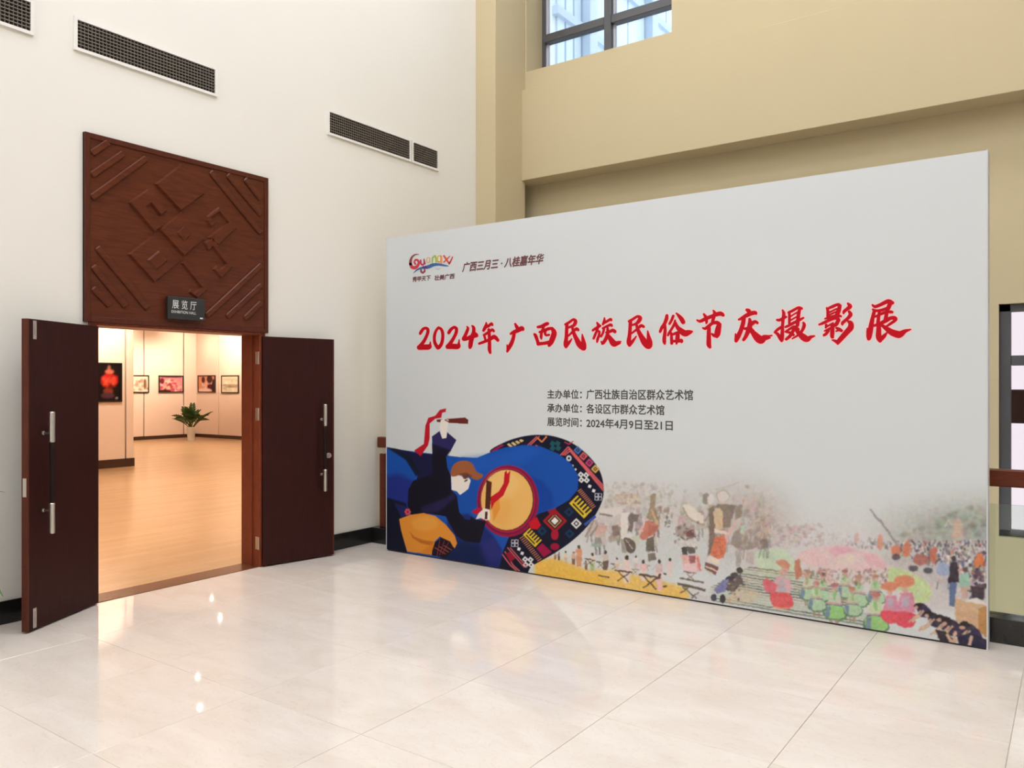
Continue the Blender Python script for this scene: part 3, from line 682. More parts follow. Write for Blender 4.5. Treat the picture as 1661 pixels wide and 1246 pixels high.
    # drum dancers, centre left (large, sepia)
    E('K', 800, 330, 230, 110, (206, 188, 166), .85, .012)
    for _ in range(90): E('K', random.uniform(600, 1000), random.uniform(230, 440), random.uniform(10, 34), random.uniform(8, 26), jit(random.choice([(184, 160, 132), (216, 200, 180), (160, 138, 118), (224, 210, 196)]), 10), .6, .003)
    for _ in range(240):
        x = random.uniform(430, 1640); y = random.uniform(60, 520); E('K', x, y, random.uniform(10, 42), random.uniform(10, 44), jit(random.choice([(196, 186, 174), (176, 164, 152), (210, 202, 194), (160, 148, 136)]), 10), .33, .006)
    P('K', [(480, 500), (690, 450), (740, 540), (560, 640), (350, 610), (340, 500)], (222, 212, 204), .9, .004); Ln('K', [(330, 580), (430, 600), (560, 625)], 30, (112, 100, 94), .85, .003)
    P('K', [(320, 630), (690, 640), (690, 740), (300, 740)], (206, 194, 190), .8, .006); P('K', [(260, 800), (360, 760), (490, 790), (420, 910), (270, 950)], (208, 164, 152), .9, .006)
    for a, b in (((100, 975), (240, 690)), ((180, 965), (310, 770))): Ln('K', [a, b], 30, (138, 132, 116), .8, .003)
    P('K', [(540, 800), (660, 770), (665, 940), (560, 1010)], (132, 106, 96), .9, .004); P('K', [(480, 960), (680, 960), (650, 1040), (470, 1050)], (170, 152, 132), .8, .006)
    P('K', [(700, 560), (860, 560), (820, 760), (800, 900), (920, 960), (690, 1010)], (226, 218, 211), .95, .003)
    P('K', [(850, 580), (1010, 600), (975, 715), (912, 722), (890, 905), (800, 872), (842, 760), (810, 660)], (116, 104, 96), 1, .002)
    P('K', [(690, 1000), (760, 1010), (800, 1240), (720, 1240)], (150, 140, 124), .85, .003)
    P('K', [(870, 960), (1000, 950), (1046, 1030), (960, 1135), (890, 1040)], (200, 200, 180)); P('K', [(750, 985), (860, 1010), (945, 1090), (930, 1210), (820, 1240), (775, 1130)], (100, 88, 78), 1, 0, True); Ln('K', [(780, 1020), (900, 1180)], 16, (204, 198, 184), .8)
    P('K', [(1200, 250), (1295, 240), (1270, 480), (1330, 640), (1180, 700), (1120, 640), (1180, 480)], (152, 128, 104), .9, .004); Ln('K', [(1200, 500), (1260, 620), (1310, 760)], 40, (202, 166, 122), .95)
    P('K', [(990, 900), (1070, 740), (1130, 720), (1080, 900), (1010, 960)], (226, 182, 172), .9, .005)
    P('K', [(1110, 712), (1230, 700), (1340, 790), (1280, 905), (1080, 1035), (1000, 962), (1070, 840)], (196, 120, 100)); P('K', [(1180, 760), (1320, 800), (1270, 890), (1150, 960)], (170, 98, 82), .6, .004)
    P('K', [(1125, 1010), (1250, 960), (1270, 1215), (1118, 1215)], (104, 96, 82)); P('O', [(830, 185), (890, 185), (900, 250), (840, 265)], (124, 116, 104)); Ln('O', [(828, 195), (892, 190)], 8, (220, 214, 204))
    for _ in range(40): E('K', random.uniform(1290, 1560), random.uniform(480, 760), random.uniform(10, 30), random.uniform(14, 46), jit(random.choice([(146, 128, 118), (176, 158, 146), (206, 194, 186)]), 10), .7)
    for _ in range(16): E('K', random.uniform(1430, 1520), random.uniform(640, 810), 12, 16, (110, 108, 106), .8)
    P('K', [(200, 1080), (380, 1090), (350, 1150), (195, 1140)], (152, 174, 158), .9, .003)
    # middle figure and big dancer
    P('L', [(190, 290), (260, 280), (430, 420), (420, 500), (250, 450)], (228, 218, 200), .9, .006); Ln('L', [(200, 320), (250, 440), (430, 520)], 16, (150, 134, 118), .8, .002)
    P('L', [(120, 560), (180, 470), (320, 520), (345, 665), (200, 690), (110, 630)], (170, 148, 142), .95, .003); P('L', [(235, 575), (312, 565), (322, 655), (220, 655)], (126, 78, 78)); Ln('L', [(115, 620), (210, 680), (340, 650)], 16, (104, 92, 88), .8)
    for _ in range(50): E('L', random.uniform(95, 370), random.uniform(470, 770), random.uniform(8, 24), random.uniform(8, 26), jit(random.choice([(216, 206, 200), (150, 134, 128), (186, 170, 164), (98, 88, 86)]), 10), .55)
    P('L', [(110, 690), (350, 680), (370, 760), (120, 770)], (216, 208, 202), .8, .004)
    P('L', [(175, 770), (240, 758), (245, 905), (200, 915)], (74, 68, 64)); P('L', [(240, 755), (330, 770), (330, 830), (250, 840)], (98, 90, 86))
    P('L', [(165, 850), (370, 850), (405, 1030), (330, 1050), (215, 1030)], (226, 176, 166), .95, .003); P('L', [(265, 860), (335, 855), (335, 940), (270, 950)], (156, 92, 92)); P('L', [(210, 960), (345, 940), (352, 1045), (200, 1045)], (232, 196, 198)); Ln('L', [(350, 880), (395, 1030)], 26, (220, 126, 120))
    E('L', 450, 220, 40, 66, (140, 130, 118), .9, .003); E('L', 505, 230, 40, 60, (220, 212, 204), .9, .004); Ln('L', [(430, 480), (560, 310)], 22, (150, 138, 130), .8)
    E('L', 640, 185, 78, 76, (184, 174, 164), .9, .002); E('L', 645, 195, 60, 60, (214, 204, 196)); Ln('L', [(560, 120), (700, 80), (830, 35)], 12, (176, 168, 160), .7, .002)
    P('L', [(560, 250), (800, 260), (800, 320), (640, 310)], (198, 186, 176), .9, .004)
    P('L', [(580, 280), (790, 290), (762, 400), (722, 545), (640, 545), (632, 350), (540, 320)], (136, 120, 108), 1, .002); P('L', [(480, 340), (545, 295), (570, 560), (530, 760), (490, 865), (474, 840), (490, 600)], (124, 106, 94), 1, .002)
    P('L', [(530, 370), (600, 320), (642, 372), (642, 562), (560, 560)], (208, 180, 146)); P('L', [(545, 556), (705, 598), (722, 634), (548, 602)], (228, 208, 190))
    P('L', [(552, 652), (662, 630), (692, 700), (654, 882), (590, 905), (498, 850)], (212, 118, 84))
    for _ in range(40): E('L', random.uniform(540, 650), random.uniform(660, 880), random.uniform(4, 12), random.uniform(4, 12), jit((180, 90, 66), 16), .7)
    P('L', [(660, 640), (780, 470), (830, 440), (720, 640), (690, 740)], (216, 176, 172), .8, .006)
    P('L', [(490, 868), (612, 910), (592, 965), (458, 920)], (230, 210, 190)); P('L', [(440, 930), (592, 985), (560, 1082), (438, 1010)], (122, 78, 74)); Ln('L', [(440, 975), (575, 1040)], 16, (220, 200, 180)); Ln('L', [(440, 1010), (500, 1075)], 14, (206, 196, 160))
    P('L', [(790, 300), (862, 290), (852, 430), (780, 452)], (142, 126, 112), .95, .003)
    P('L', [(760, 600), (830, 560), (1000, 560), (1040, 760), (920, 805), (800, 780), (722, 730)], (150, 136, 128), 1, .003); P('L', [(862, 480), (912, 458), (922, 560), (872, 622), (832, 602)], (176, 206, 192))
    P('L', [(785, 800), (862, 820), (832, 990), (785, 985)], (168, 158, 152), .95, .002); P('L', [(908, 800), (992, 840), (985, 965), (900, 930)], (184, 168, 160), .9, .003)
    for _ in range(110): E('L', random.uniform(860, 1108), random.uniform(240, 760), random.uniform(10, 34), random.uniform(10, 40), jit(random.choice([(186, 170, 158), (206, 192, 182), (160, 144, 132)]), 10), .4, .006)
    E('L', 912, 85, 26, 20, (160, 154, 150), .8, .006)
    # yellow ground with bench dancers
    P('O', [(-60, 245), (120, 232), (330, 320), (560, 330), (800, 380), (1000, 430), (1160, 480), (1160, 620), (-60, 420)], (236, 190, 92), .95, .03); P('O', [(-60, 262), (80, 250), (300, 330), (500, 380), (500, 520), (-60, 440)], (238, 184, 66), .8, .04)
    P('O', [(1150, 440), (1300, 440), (1380, 600), (1180, 600)], (216, 212, 212), .9, .03)
    def bench(x, y, s=1.0, c=(92, 70, 52)):
        Ln('O', [(x - 75 * s, y - 42 * s), (x + 75 * s, y - 18 * s)], 13 * s, c); Ln('O', [(x - 48 * s, y - 38 * s), (x + 45 * s, y + 62 * s)], 9 * s, c); Ln('O', [(x + 55 * s, y - 20 * s), (x - 50 * s, y + 52 * s)], 9 * s, c)
    def fig(x, y, s, top, low):
        E('O', x, y - 52 * s, 9 * s, 11 * s, (70, 56, 50)); P('O', [(x - 16 * s, y - 40 * s), (x + 16 * s, y - 40 * s), (x + 18 * s, y + 8 * s), (x - 18 * s, y + 8 * s)], top, .95); P('O', [(x - 20 * s, y + 6 * s), (x + 20 * s, y + 6 * s), (x + 12 * s, y + 66 * s), (x - 14 * s, y + 66 * s)], low, .95)
        Ln('O', [(x - 14 * s, y - 30 * s), (x - 40 * s, y - 10 * s)], 8 * s, jit(top, 14), .9)
    fig(100, 210, .55, (190, 160, 130), (150, 110, 80)); fig(130, 218, .5, (120, 90, 80), (80, 60, 55)); fig(183, 225, .75, (226, 208, 180), (206, 180, 150)); fig(245, 235, .8, (206, 170, 140), (120, 80, 62)); fig(290, 215, 1.3, (220, 150, 106), (206, 140, 100))
    fig(395, 262, 1.1, (222, 206, 186), (170, 190, 130)); fig(345, 290, .6, (150, 120, 90), (106, 84, 60)); fig(500, 250, 1.2, (206, 186, 170), (96, 74, 66)); Ln('O', [(440, 372), (530, 388)], 10, (84, 66, 52))
    bench(460, 285, .5); bench(375, 262, .55); bench(575, 300, .5); fig(590, 280, .8, (224, 206, 198), (210, 186, 170)); fig(740, 270, .9, (226, 214, 208), (206, 190, 180)); bench(735, 340, .45, (150, 128, 100)); bench(820, 305, .45, (140, 120, 104))
    fig(670, 320, 1.7, (232, 204, 196), (230, 206, 196)); bench(640, 368, .95); fig(800, 330, 1.3, (232, 190, 184), (230, 210, 200)); fig(925, 340, 1.5, (210, 180, 176), (232, 196, 190)); fig(930, 430, 1.1, (236, 190, 186), (236, 188, 182)); fig(1010, 310, 1.2, (226, 200, 196), (222, 204, 198))
    bench(850, 412, 1.15); E('O', 968, 362, 14, 9, (70, 58, 56)); E('O', 970, 460, 18, 8, (84, 68, 52))
    bench(1170, 372, .7, (140, 110, 100)); Ln('O', [(1085, 392), (1280, 432)], 14, (112, 96, 82)); Ln('O', [(1072, 438), (1290, 490)], 20, (96, 84, 72)); Ln('O', [(1150, 470), (1090, 516)], 10, (96, 84, 72)); Ln('O', [(1110, 460), (1220, 560)], 11, (110, 96, 84)); Ln('O', [(1240, 500), (1180, 556)], 10, (120, 108, 96))
    # crouching helpers, left end of the poles
    E('O', 1562, 335, 28, 22, (70, 62, 60)); E('O', 1520, 372, 30, 24, (76, 68, 70)); E('O', 1490, 408, 36, 30, (64, 56, 62)); E('O', 1470, 460, 34, 34, (84, 74, 76)); E('O', 1428, 560, 24, 34, (62, 52, 56)); E('O', 1355, 548, 24, 30, (70, 66, 84))
    P('O', [(1362, 480), (1430, 420), (1480, 400), (1450, 500), (1380, 520)], (126, 122, 172)); P('O', [(1450, 440), (1570, 360), (1590, 430), (1500, 520)], (92, 80, 80), .9)
    for k in range(26): E('O', random.uniform(1470, 1620), random.uniform(400, 590), random.uniform(8, 18), random.uniform(6, 14), jit(random.choice([(190, 164, 138), (140, 118, 100), (96, 82, 78), (216, 198, 176)]), 10), .75)
    # photographic grain over the collage
    h, w = CV.a.shape[:2]
    # photographic break-up: small irregular displacement of the printed image
    def vnoise(cell, amp):
        q = max(1, int(cell / CV.px)); a_ = rng.normal(0, amp / CV.px, (h // q + 3, w // q + 3))
        yy = np.arange(h) / q; xx = np.arange(w) / q; y0_ = yy.astype(int); x0_ = xx.astype(int); fy = (yy - y0_)[:, None]; fx = (xx - x0_)[None]
        g00 = a_[np.ix_(y0_, x0_)]; g10 = a_[np.ix_(y0_ + 1, x0_)]; g01 = a_[np.ix_(y0_, x0_ + 1)]; g11 = a_[np.ix_(y0_ + 1, x0_ + 1)]
        return (g00 * (1 - fy) + g10 * fy) * (1 - fx) + (g01 * (1 - fy) + g11 * fy) * fx
    DX = vnoise(.022, .0028) + vnoise(.008, .0016); DY = vnoise(.022, .0024) + vnoise(.008, .0014)
    YY, XX = np.mgrid[0:h, 0:w]
    CV.a = CV.a[np.clip((YY + DY).astype(int), 0, h - 1), np.clip((XX + DX).astype(int), 0, w - 1)]
    dif = np.clip(np.abs(CV.a - np.array(BASE, np.float32)).sum(2) / 90.0, 0, 1)
    CV.a += ((vnoise(.012, .011) * .85 + vnoise(.030, .008) * .6) * dif)[..., None].astype(np.float32) * np.array((1.0, 1.0, 1.0), np.float32)
    CV.a += (np.stack([vnoise(.02, .008), vnoise(.02, .006), vnoise(.02, .008)], -1) * dif[..., None]).astype(np.float32)
    CV.a += 0.10 * (np.array(BASE, np.float32) - CV.a)
    np.clip(CV.a, 20, 245, out=CV.a)
    for _ in range(2):
        b_ = np.pad(CV.a, ((1, 1), (1, 1), (0, 0)), mode='edge'); CV.a = ((b_[:-2, 1:-1] + b_[2:, 1:-1] + b_[1:-1, :-2] + b_[1:-1, 2:] + b_[1:-1, 1:-1]) / 5).astype(np.float32)
    n = rng.normal(0, 1, (h // 4 + 1, w // 4 + 1)).repeat(4, 0).repeat(4, 1)[:h, :w]
    fade = np.clip((np.arange(w) * CV.px - 1.9) / 0.5, 0, 1)[None, :] * np.clip((0.95 - np.arange(h) * CV.px) / 0.5, 0, 1)[:, None]
    CV.a += (n * fade * 3)[..., None].astype(np.float32)
collage()

# --- the drummer illustration (lower left)
def drummer():
    NAVY = (24, 24, 44)
    P('H', [(765, 392), (880, 325), (1000, 290), (1110, 281), (1210, 294), (1320, 336), (1430, 420), (1508, 525), (1535, 640), (1518, 745), (1440, 880), (1330, 990), (1200, 1082), (1050, 1168), (1000, 1230), (820, 1230), (820, 1000), (900, 620), (860, 430)], NAVY, 1, 0, True)
    # woven patterns of the textile
    P('H', [(770, 392), (845, 345), (865, 352), (800, 392)], (150, 30, 80))
    for k in range(4): P('H', [(882 + k * 27, 345 - k * 9), (897 + k * 27, 338 - k * 9), (925 + k * 24, 362 - k * 14), (908 + k * 24, 368 - k * 12)], (226, 196, 130))
    for a in (0, 16): Ln('H', [(1022 + a, 352), (1085 + a, 292)], 8, (206, 96, 96))
    Ln('H', [(1086, 300), (1118, 330), (1150, 292)], 10, (222, 130, 70)); Ln('H', [(1075, 350), (1108, 372)], 8, (206, 60, 90))
    for q in ((1190, 340), (1225, 340), (1190, 372), (1228, 372)): Sq('H', q[0], q[1], 15, (28, 84, 92), 30)
    Ln('H', [(1270, 330), (1300, 345), (1330, 325)], 7, (190, 60, 90))
    for off in (0, 16, 32):
        Ln('H', [(1242 + off * .9, 420), (1296 + off * .35, 362 + off * .9), (1534, 628 + off)], 8, (214, 96, 100))
    for (x, y, c) in ((1360, 385, (70, 110, 170)), (1398, 426, (206, 92, 92)), (1438, 470, (196, 66, 120)), (1478, 512, (206, 168, 84))):
        Sq('H', x, y, 21, c, 42); Sq('H', x, y, 10, NAVY, 42); Sq('H', x, y, 5, c, 42)
    def cross(x, y, s=1.0):
        for dx, dy in ((-20, -18), (16, -14), (-16, 18), (20, 20)):
            Sq('H', x + dx * s, y + dy * s, 15 * s, (226, 226, 226), 40); Sq('H', x + dx * s, y + dy * s, 5 * s, NAVY, 40)
    cross(1400, 568); cross(1025, 1138)
    E('H', 1300, 440, 18, 20, (206, 210, 216)); E('H', 1300, 440, 8, 9, NAVY); Sq('H', 1325, 490, 6, (226, 226, 226)); Sq('H', 1345, 515, 6, (226, 226, 226))
    for x, y in ((1440, 629), (1467, 659), (963, 1051), (985, 1080)): Sq('H', x, y, 10, (232, 232, 232), 20)
    for x, y in ((1498, 700), (935, 1012)):
        for dx, dy in ((-12, -12), (12, -12), (-12, 12), (12, 12)): Sq('H', x + dx, y + dy, 12, (200, 198, 210), 8); Sq('H', x + dx, y + dy, 8, NAVY, 8)
    for k in range(12): x, y = 1372 + k * 8.6, 655 + k * 10.4; Ln('H', [(x - 13, y + 9), (x + 13, y - 9)], 6, (190, 120, 92))
    for k in range(14): x, y = 982 + k * 9.2, 972 + k * 11.6; Ln('H', [(x - 14, y + 9), (x + 14, y - 9)], 6, (190, 120, 92))
    def comb(x, y, rot, s=1.0):
        ca, sa_ = math.cos(R(rot)), math.sin(R(rot)); tr = lambda a, b: (x + s * (a * ca - b * sa_), y + s * (a * sa_ + b * ca)); Y = (222, 188, 52)
        P('H', [tr(-75, 10), tr(75, 10), tr(75, 45), tr(-75, 45)], Y); P('H', [tr(-55, 22), tr(55, 22), tr(55, 33), tr(-55, 33)], NAVY)
        for k in range(6): P('H', [tr(-75 + k * 27, -38), tr(-62 + k * 27, -38), tr(-62 + k * 27, 12), tr(-75 + k * 27, 12)], Y)
    comb(1382, 765, 46, .95); comb(1056, 972, 46, .78)
    Sq('H', 1205, 862, 58, (160, 30, 40), 45); Sq('H', 1205, 862, 42, (36, 20, 36), 45); Sq('H', 1205, 862, 34, (190, 150, 100), 45); Sq('H', 1205, 862, 27, (60, 40, 40), 45); Sq('H', 1205, 862, 18, (234, 230, 222), 45)
    Sq('H', 1350, 880, 26, (222, 220, 218), 45); Sq('H', 1350, 880, 15, NAVY, 45); Sq('H', 1350, 880, 8, (222, 220, 218), 45)
    for x, y in ((1300, 802), (1305, 948), (1120, 930)): Sq('H', x, y, 24, (22, 54, 84), 45); Sq('H', x, y, 10, NAVY, 45)
    E('H', 1205, 955, 26, 36, (160, 24, 48)); E('H', 1205, 1035, 30, 24, (150, 22, 56)); P('H', [(1080, 1045), (1120, 1012), (1185, 1072), (1130, 1108)], (156, 20, 66)); P('H', [(1150, 785), (1210, 775), (1222, 820), (1180, 830)], (150, 26, 40))
    for off in (0, 18): Ln('H', [(850 + off, 1085 - off), (905 + off, 1160), (950 + off, 1200)], 8, (206, 100, 104)); Ln('H', [(885 + off, 1040), (1000 + off, 1175)], 7, (206, 100, 104))
    P('H', [(872, 1082), (905, 1068), (940, 1112), (905, 1140)], (150, 24, 52)); Ln('H', [(1405, 890), (1480, 830)], 18, (60, 84, 160))
    # blue cloth
    B1 = (26, 80, 168)
    P('H', [(60, 364), (200, 385), (380, 408), (560, 430), (680, 436), (760, 402), (870, 366), (1000, 350), (1110, 360), (1230, 410), (1320, 480), (1364, 560), (1360, 650), (1300, 722), (1200, 780), (1095, 812), (900, 960), (850, 1080), (826, 1180), (400, 1200), (60, 1060)], B1, 1, 0, False)
    P('H', [(560, 440), (760, 420), (1000, 360), (1130, 370), (1000, 470), (760, 520), (600, 560)], (36, 92, 186), .6, .05)
    P('H', [(1010, 540), (1120, 590), (1190, 680), (1200, 770), (1095, 812), (900, 900), (900, 600)], (18, 62, 150), .8, .02)
    P('H', [(480, 830), (620, 812), (700, 870), (790, 960), (850, 1060), (826, 1200), (400, 1210), (480, 1000)], (30, 44, 110), 1, .02); P('H', [(700, 1000), (800, 980), (850, 1070), (800, 1150), (690, 1090)], (52, 48, 118), .6, .05)
    P('H', [(480, 980), (700, 1020), (760, 1200), (400, 1210)], (18, 34, 74), .9, .05)
    P('H', [(60, 560), (150, 540), (270, 600), (230, 760), (60, 720)], (36, 40, 118), .8, .05); P('H', [(60, 700), (200, 740), (230, 840), (160, 870), (210, 1080), (60, 1070)], (18, 20, 40), 1, .012)
    P('H', [(120, 740), (200, 760), (230, 835), (180, 855)], (32, 38, 96), .9, .01)
    # cape point and body
    K1 = (22, 20, 34)
    P('H', [(60, 362), (130, 372), (280, 405), (380, 410), (390, 600), (270, 590), (285, 545), (235, 470), (160, 405)], (26, 28, 62)); P('H', [(70, 364), (130, 376), (235, 440), (300, 540), (270, 560), (200, 450)], (20, 24, 38), .9, .008)
    P('H', [(378, 310), (520, 350), (472, 430), (480, 500), (505, 560), (505, 650), (545, 690), (560, 800), (600, 852), (690, 856), (700, 1010), (600, 1000), (540, 960), (470, 830), (360, 812), (240, 830), (212, 760), (218, 650), (250, 590), (380, 545)], K1)
    P('H', [(300, 770), (480, 700), (520, 660), (540, 700), (420, 800), (320, 810)], (44, 40, 88), .7, .02)
    P('H', [(376, 292), (428, 255), (446, 306), (468, 302), (478, 262), (542, 316), (502, 392), (380, 362)], (46, 42, 92)); P('H', [(378, 340), (505, 385), (478, 425), (380, 400)], (24, 22, 44), .9, .012)
    # head
    P('H', [(505, 552), (580, 555), (600, 580), (622, 566), (638, 588), (622, 645), (592, 668), (566, 686), (545, 662), (510, 652)], (236, 228, 218)); E('H', 606, 590, 14, 5, (60, 44, 44), 1, 0, -.5)
    P('H', [(503, 530), (520, 485), (560, 460), (610, 456), (650, 478), (678, 530), (722, 552), (690, 584), (650, 576), (612, 545), (592, 580), (575, 548), (540, 560), (510, 560)], (158, 94, 58), 1, 0, True); P('H', [(560, 545), (610, 535), (650, 560), (600, 580)], (104, 54, 36), .7, .01)
    # drum
    E('H', 888, 728, 209, 243, (150, 24, 62)); E('H', 886, 724, 196, 228, (90, 24, 66)); E('H', 886, 722, 190, 222, (168, 30, 66)); E('H', 884, 720, 180, 208, (66, 40, 30)); E('H', 882, 720, 175, 203, (236, 184, 104))
    E('H', 850, 620, 110, 90, (240, 196, 122), .7, .05); P('H', [(790, 760), (880, 700), (920, 760), (880, 900), (790, 880)], (234, 170, 84), .6, .05)
    P('H', [(782, 745), (830, 690), (835, 780), (790, 870)], (226, 140, 50), .8, .012)
    P('H', [(866, 535), (880, 520), (884, 545), (905, 520), (898, 600), (858, 690), (796, 742), (776, 790), (772, 700), (828, 662), (860, 608)], (196, 26, 40)); P('H', [(640, 800), (690, 770), (720, 792), (680, 820)], (186, 22, 48)); P('H', [(1030, 870), (1085, 835), (1095, 860), (1112, 890), (1090, 918), (1040, 915)], (200, 24, 40))
    P('H', [(744, 584), (780, 600), (768, 792), (734, 790)], (86, 42, 30)); P('H', [(672, 850), (690, 812), (728, 776), (766, 786), (768, 852), (742, 858), (706, 842)], (234, 224, 214)); P('H', [(735, 800), (752, 798), (750, 850), (732, 850)], (80, 40, 30))
    P('H', [(640, 830), (672, 852), (742, 862), (700, 1010), (600, 990)], K1)
    # raised stick and ribbon
    P('H', [(408, 178), (600, 164), (622, 180), (620, 208), (490, 200), (410, 194)], (110, 42, 36)); P('H', [(436, 182), (456, 170), (490, 180), (484, 214), (474, 302), (446, 306), (428, 232)], (236, 228, 218)); Ln('H', [(462, 178), (488, 192)], 8, (120, 50, 44))
    P('H', [(398, 152), (430, 112), (472, 102), (470, 126), (446, 132), (440, 166), (400, 172), (362, 204), (362, 300), (352, 350), (300, 424), (256, 386), (322, 342), (332, 220), (352, 166)], (190, 26, 44), 1, 0)
    # hip drum, patterned legging, flower
    OR = (226, 146, 52)
    P('H', [(156, 848), (230, 820), (320, 808), (400, 828), (470, 886), (530, 960), (546, 1012), (530, 1046), (490, 1000), (430, 965), (396, 1000), (376, 1090), (210, 1066), (190, 1000), (168, 920)], OR); E('H', 330, 880, 90, 50, (234, 166, 76), .7, .03)
    P('H', [(225, 930), (260, 968), (320, 990), (392, 1000), (380, 1030), (300, 1010), (245, 975)], (186, 104, 30), .9, .008); P('H', [(380, 1010), (430, 1050), (380, 1090), (300, 1075)], (214, 128, 40), .8, .02)
    P('H', [(378, 1062), (396, 1006), (440, 972), (500, 1000), (525, 1046), (470, 1110), (376, 1092)], (30, 22, 34))
    for a in (0, 34, 68): Ln('H', [(395 + a * .9, 1040 - a * .2), (470 + a * .6, 1085 - a * .4)], 4, (190, 90, 80)); Ln('H', [(410 + a * .5, 1100 - a * .2), (430 + a * .9, 985 + a * .25)], 4, (150, 60, 60))
    for k in range(6): E('H', 213 + 13 * math.cos(k * 1.05), 800 + 15 * math.sin(k * 1.05), 9, 9, (206, 72, 84))
drummer()

bd = empty('exhibition_backdrop', ((PX0 + PX1) / 2, PY + 0.05, 0.0), 'large pale exhibition backdrop with red calligraphy title and drummer print', 'backdrop')
MB().box(PX0, PX1, PY + 0.001, PY + 0.11, 0.012, PH).build('backdrop_board', M['panel_edge'], bd)
MB().box(PX0 + 0.01, PX1 - 0.01, PY + 0.006, PY + 0.10, 0.0, 0.012).build('base_strip', M['dark_foot'], bd)
CV.mesh('printed_sheet', M['print'], bd, (PX0, PY, 0.012), (1, 0, 0), (0, 0, 1), 0.94, ztop=PH - 0.012)
MB().box(PX1 - 0.001, PX1 + 0.006, PY - 0.003, PY + 0.115, 0.0, PH + 0.003).build('side_trim', M['panel_edge'], bd)
MB().box(PX0 - 0.006, PX0 + 0.001, PY - 0.003, PY + 0.115, 0.0, PH + 0.003).build('side_trim', M['panel_edge'], bd)

# --- brush lettering
def pput(y): return lambda u, z: (PX0 + u, y, z)
def raster(polys, res, grow=0.0):
    """union of flat polygons -> non overlapping row quads"""
    A = [np.asarray(p, float) for p in polys]
    lo = np.min([a.min(0) for a in A], 0) - grow - 2 * res; hi = np.max([a.max(0) for a in A], 0) + grow + 2 * res
    nx, ny = int((hi[0] - lo[0]) / res) + 1, int((hi[1] - lo[1]) / res) + 1
    m = np.zeros((ny, nx), bool)
    for a in A:
        p = (a - lo) / res; x0, y0 = np.floor(p.min(0)).astype(int); x1, y1 = np.ceil(p.max(0)).astype(int) + 1
        gx = np.arange(x0, x1) + .5; gy = np.arange(y0, y1) + .5; k = np.zeros((len(gy), len(gx)), bool)
        for (ax, ay), (bx_, by_) in zip(p, np.roll(p, -1, 0)):
            if ay == by_: continue
            r = (gy >= min(ay, by_)) & (gy < max(ay, by_))
            if r.any(): k[r] ^= gx[None] < (ax + (gy[r] - ay) * (bx_ - ax) / (by_ - ay))[:, None]
        m[y0:y1, x0:x1] |= k[:ny - y0, :nx - x0]
    g_ = int(round(grow / res))
    if g_ > 0:
        o = m.copy()
        for dy in range(-g_, g_ + 1):
            w = int(math.sqrt(g_ * g_ - dy * dy) + .3)
            c = np.cumsum(np.pad(np.roll(m, dy, 0).astype(int), ((0, 0), (w + 1, w))), 1); o |= (c[:, 2 * w + 1:] - c[:, :-2 * w - 1]) > 0
        m = o
    quads = []
    for r in range(ny):
        d = np.diff(np.concatenate([[0], m[r].astype(np.int8), [0]])); a_ = np.where(d == 1)[0]; b_ = np.where(d == -1)[0]
        for q, e in zip(a_, b_): quads.append((lo[0] + q * res, lo[0] + e * res, lo[1] + r * res, lo[1] + (r + 1) * res))
    return quads
def flat(quads, put, name, m, parent):
    mb = MB()
    for a_, b_, z0_, z1_ in quads: mb.add([put(a_, z0_), put(b_, z0_), put(b_, z1_), put(a_, z1_)], [(0, 1, 2, 3)])
    return mb.build(name, m, parent)
def brush(strokes, crop, y, grow, name, m):
    x0, y0, s = crop; polys = []
    def put(a, b): return pan(x0 + a / s, y0 + b / s)
    for st in strokes:
        pts = catmull(st, 4, closed=False); prev = None
        for i, p in enumerate(pts):
            q = pts[min(i + 1, len(pts) - 1)] - pts[max(i - 1, 0)]
            l = math.hypot(q[0], q[1]) or 1; n = (-q[1] / l, q[0] / l); w = max(p[2], 2)
            a = (p[0] + n[0] * w, p[1] + n[1] * w); b = (p[0] - n[0] * w, p[1] - n[1] * w)
            if prev: polys.append([put(*prev[0]), put(*prev[1]), put(*b), put(*a)])
            prev = (a, b)
            polys.append([put(p[0] + w * math.cos(t), p[1] + w * math.sin(t)) for t in [2 * math.pi * k / 14 for k in range(14)]])
    return flat(raster(polys, 0.0012, grow), pput(y), name, m, bd)
TS_ = 11.073
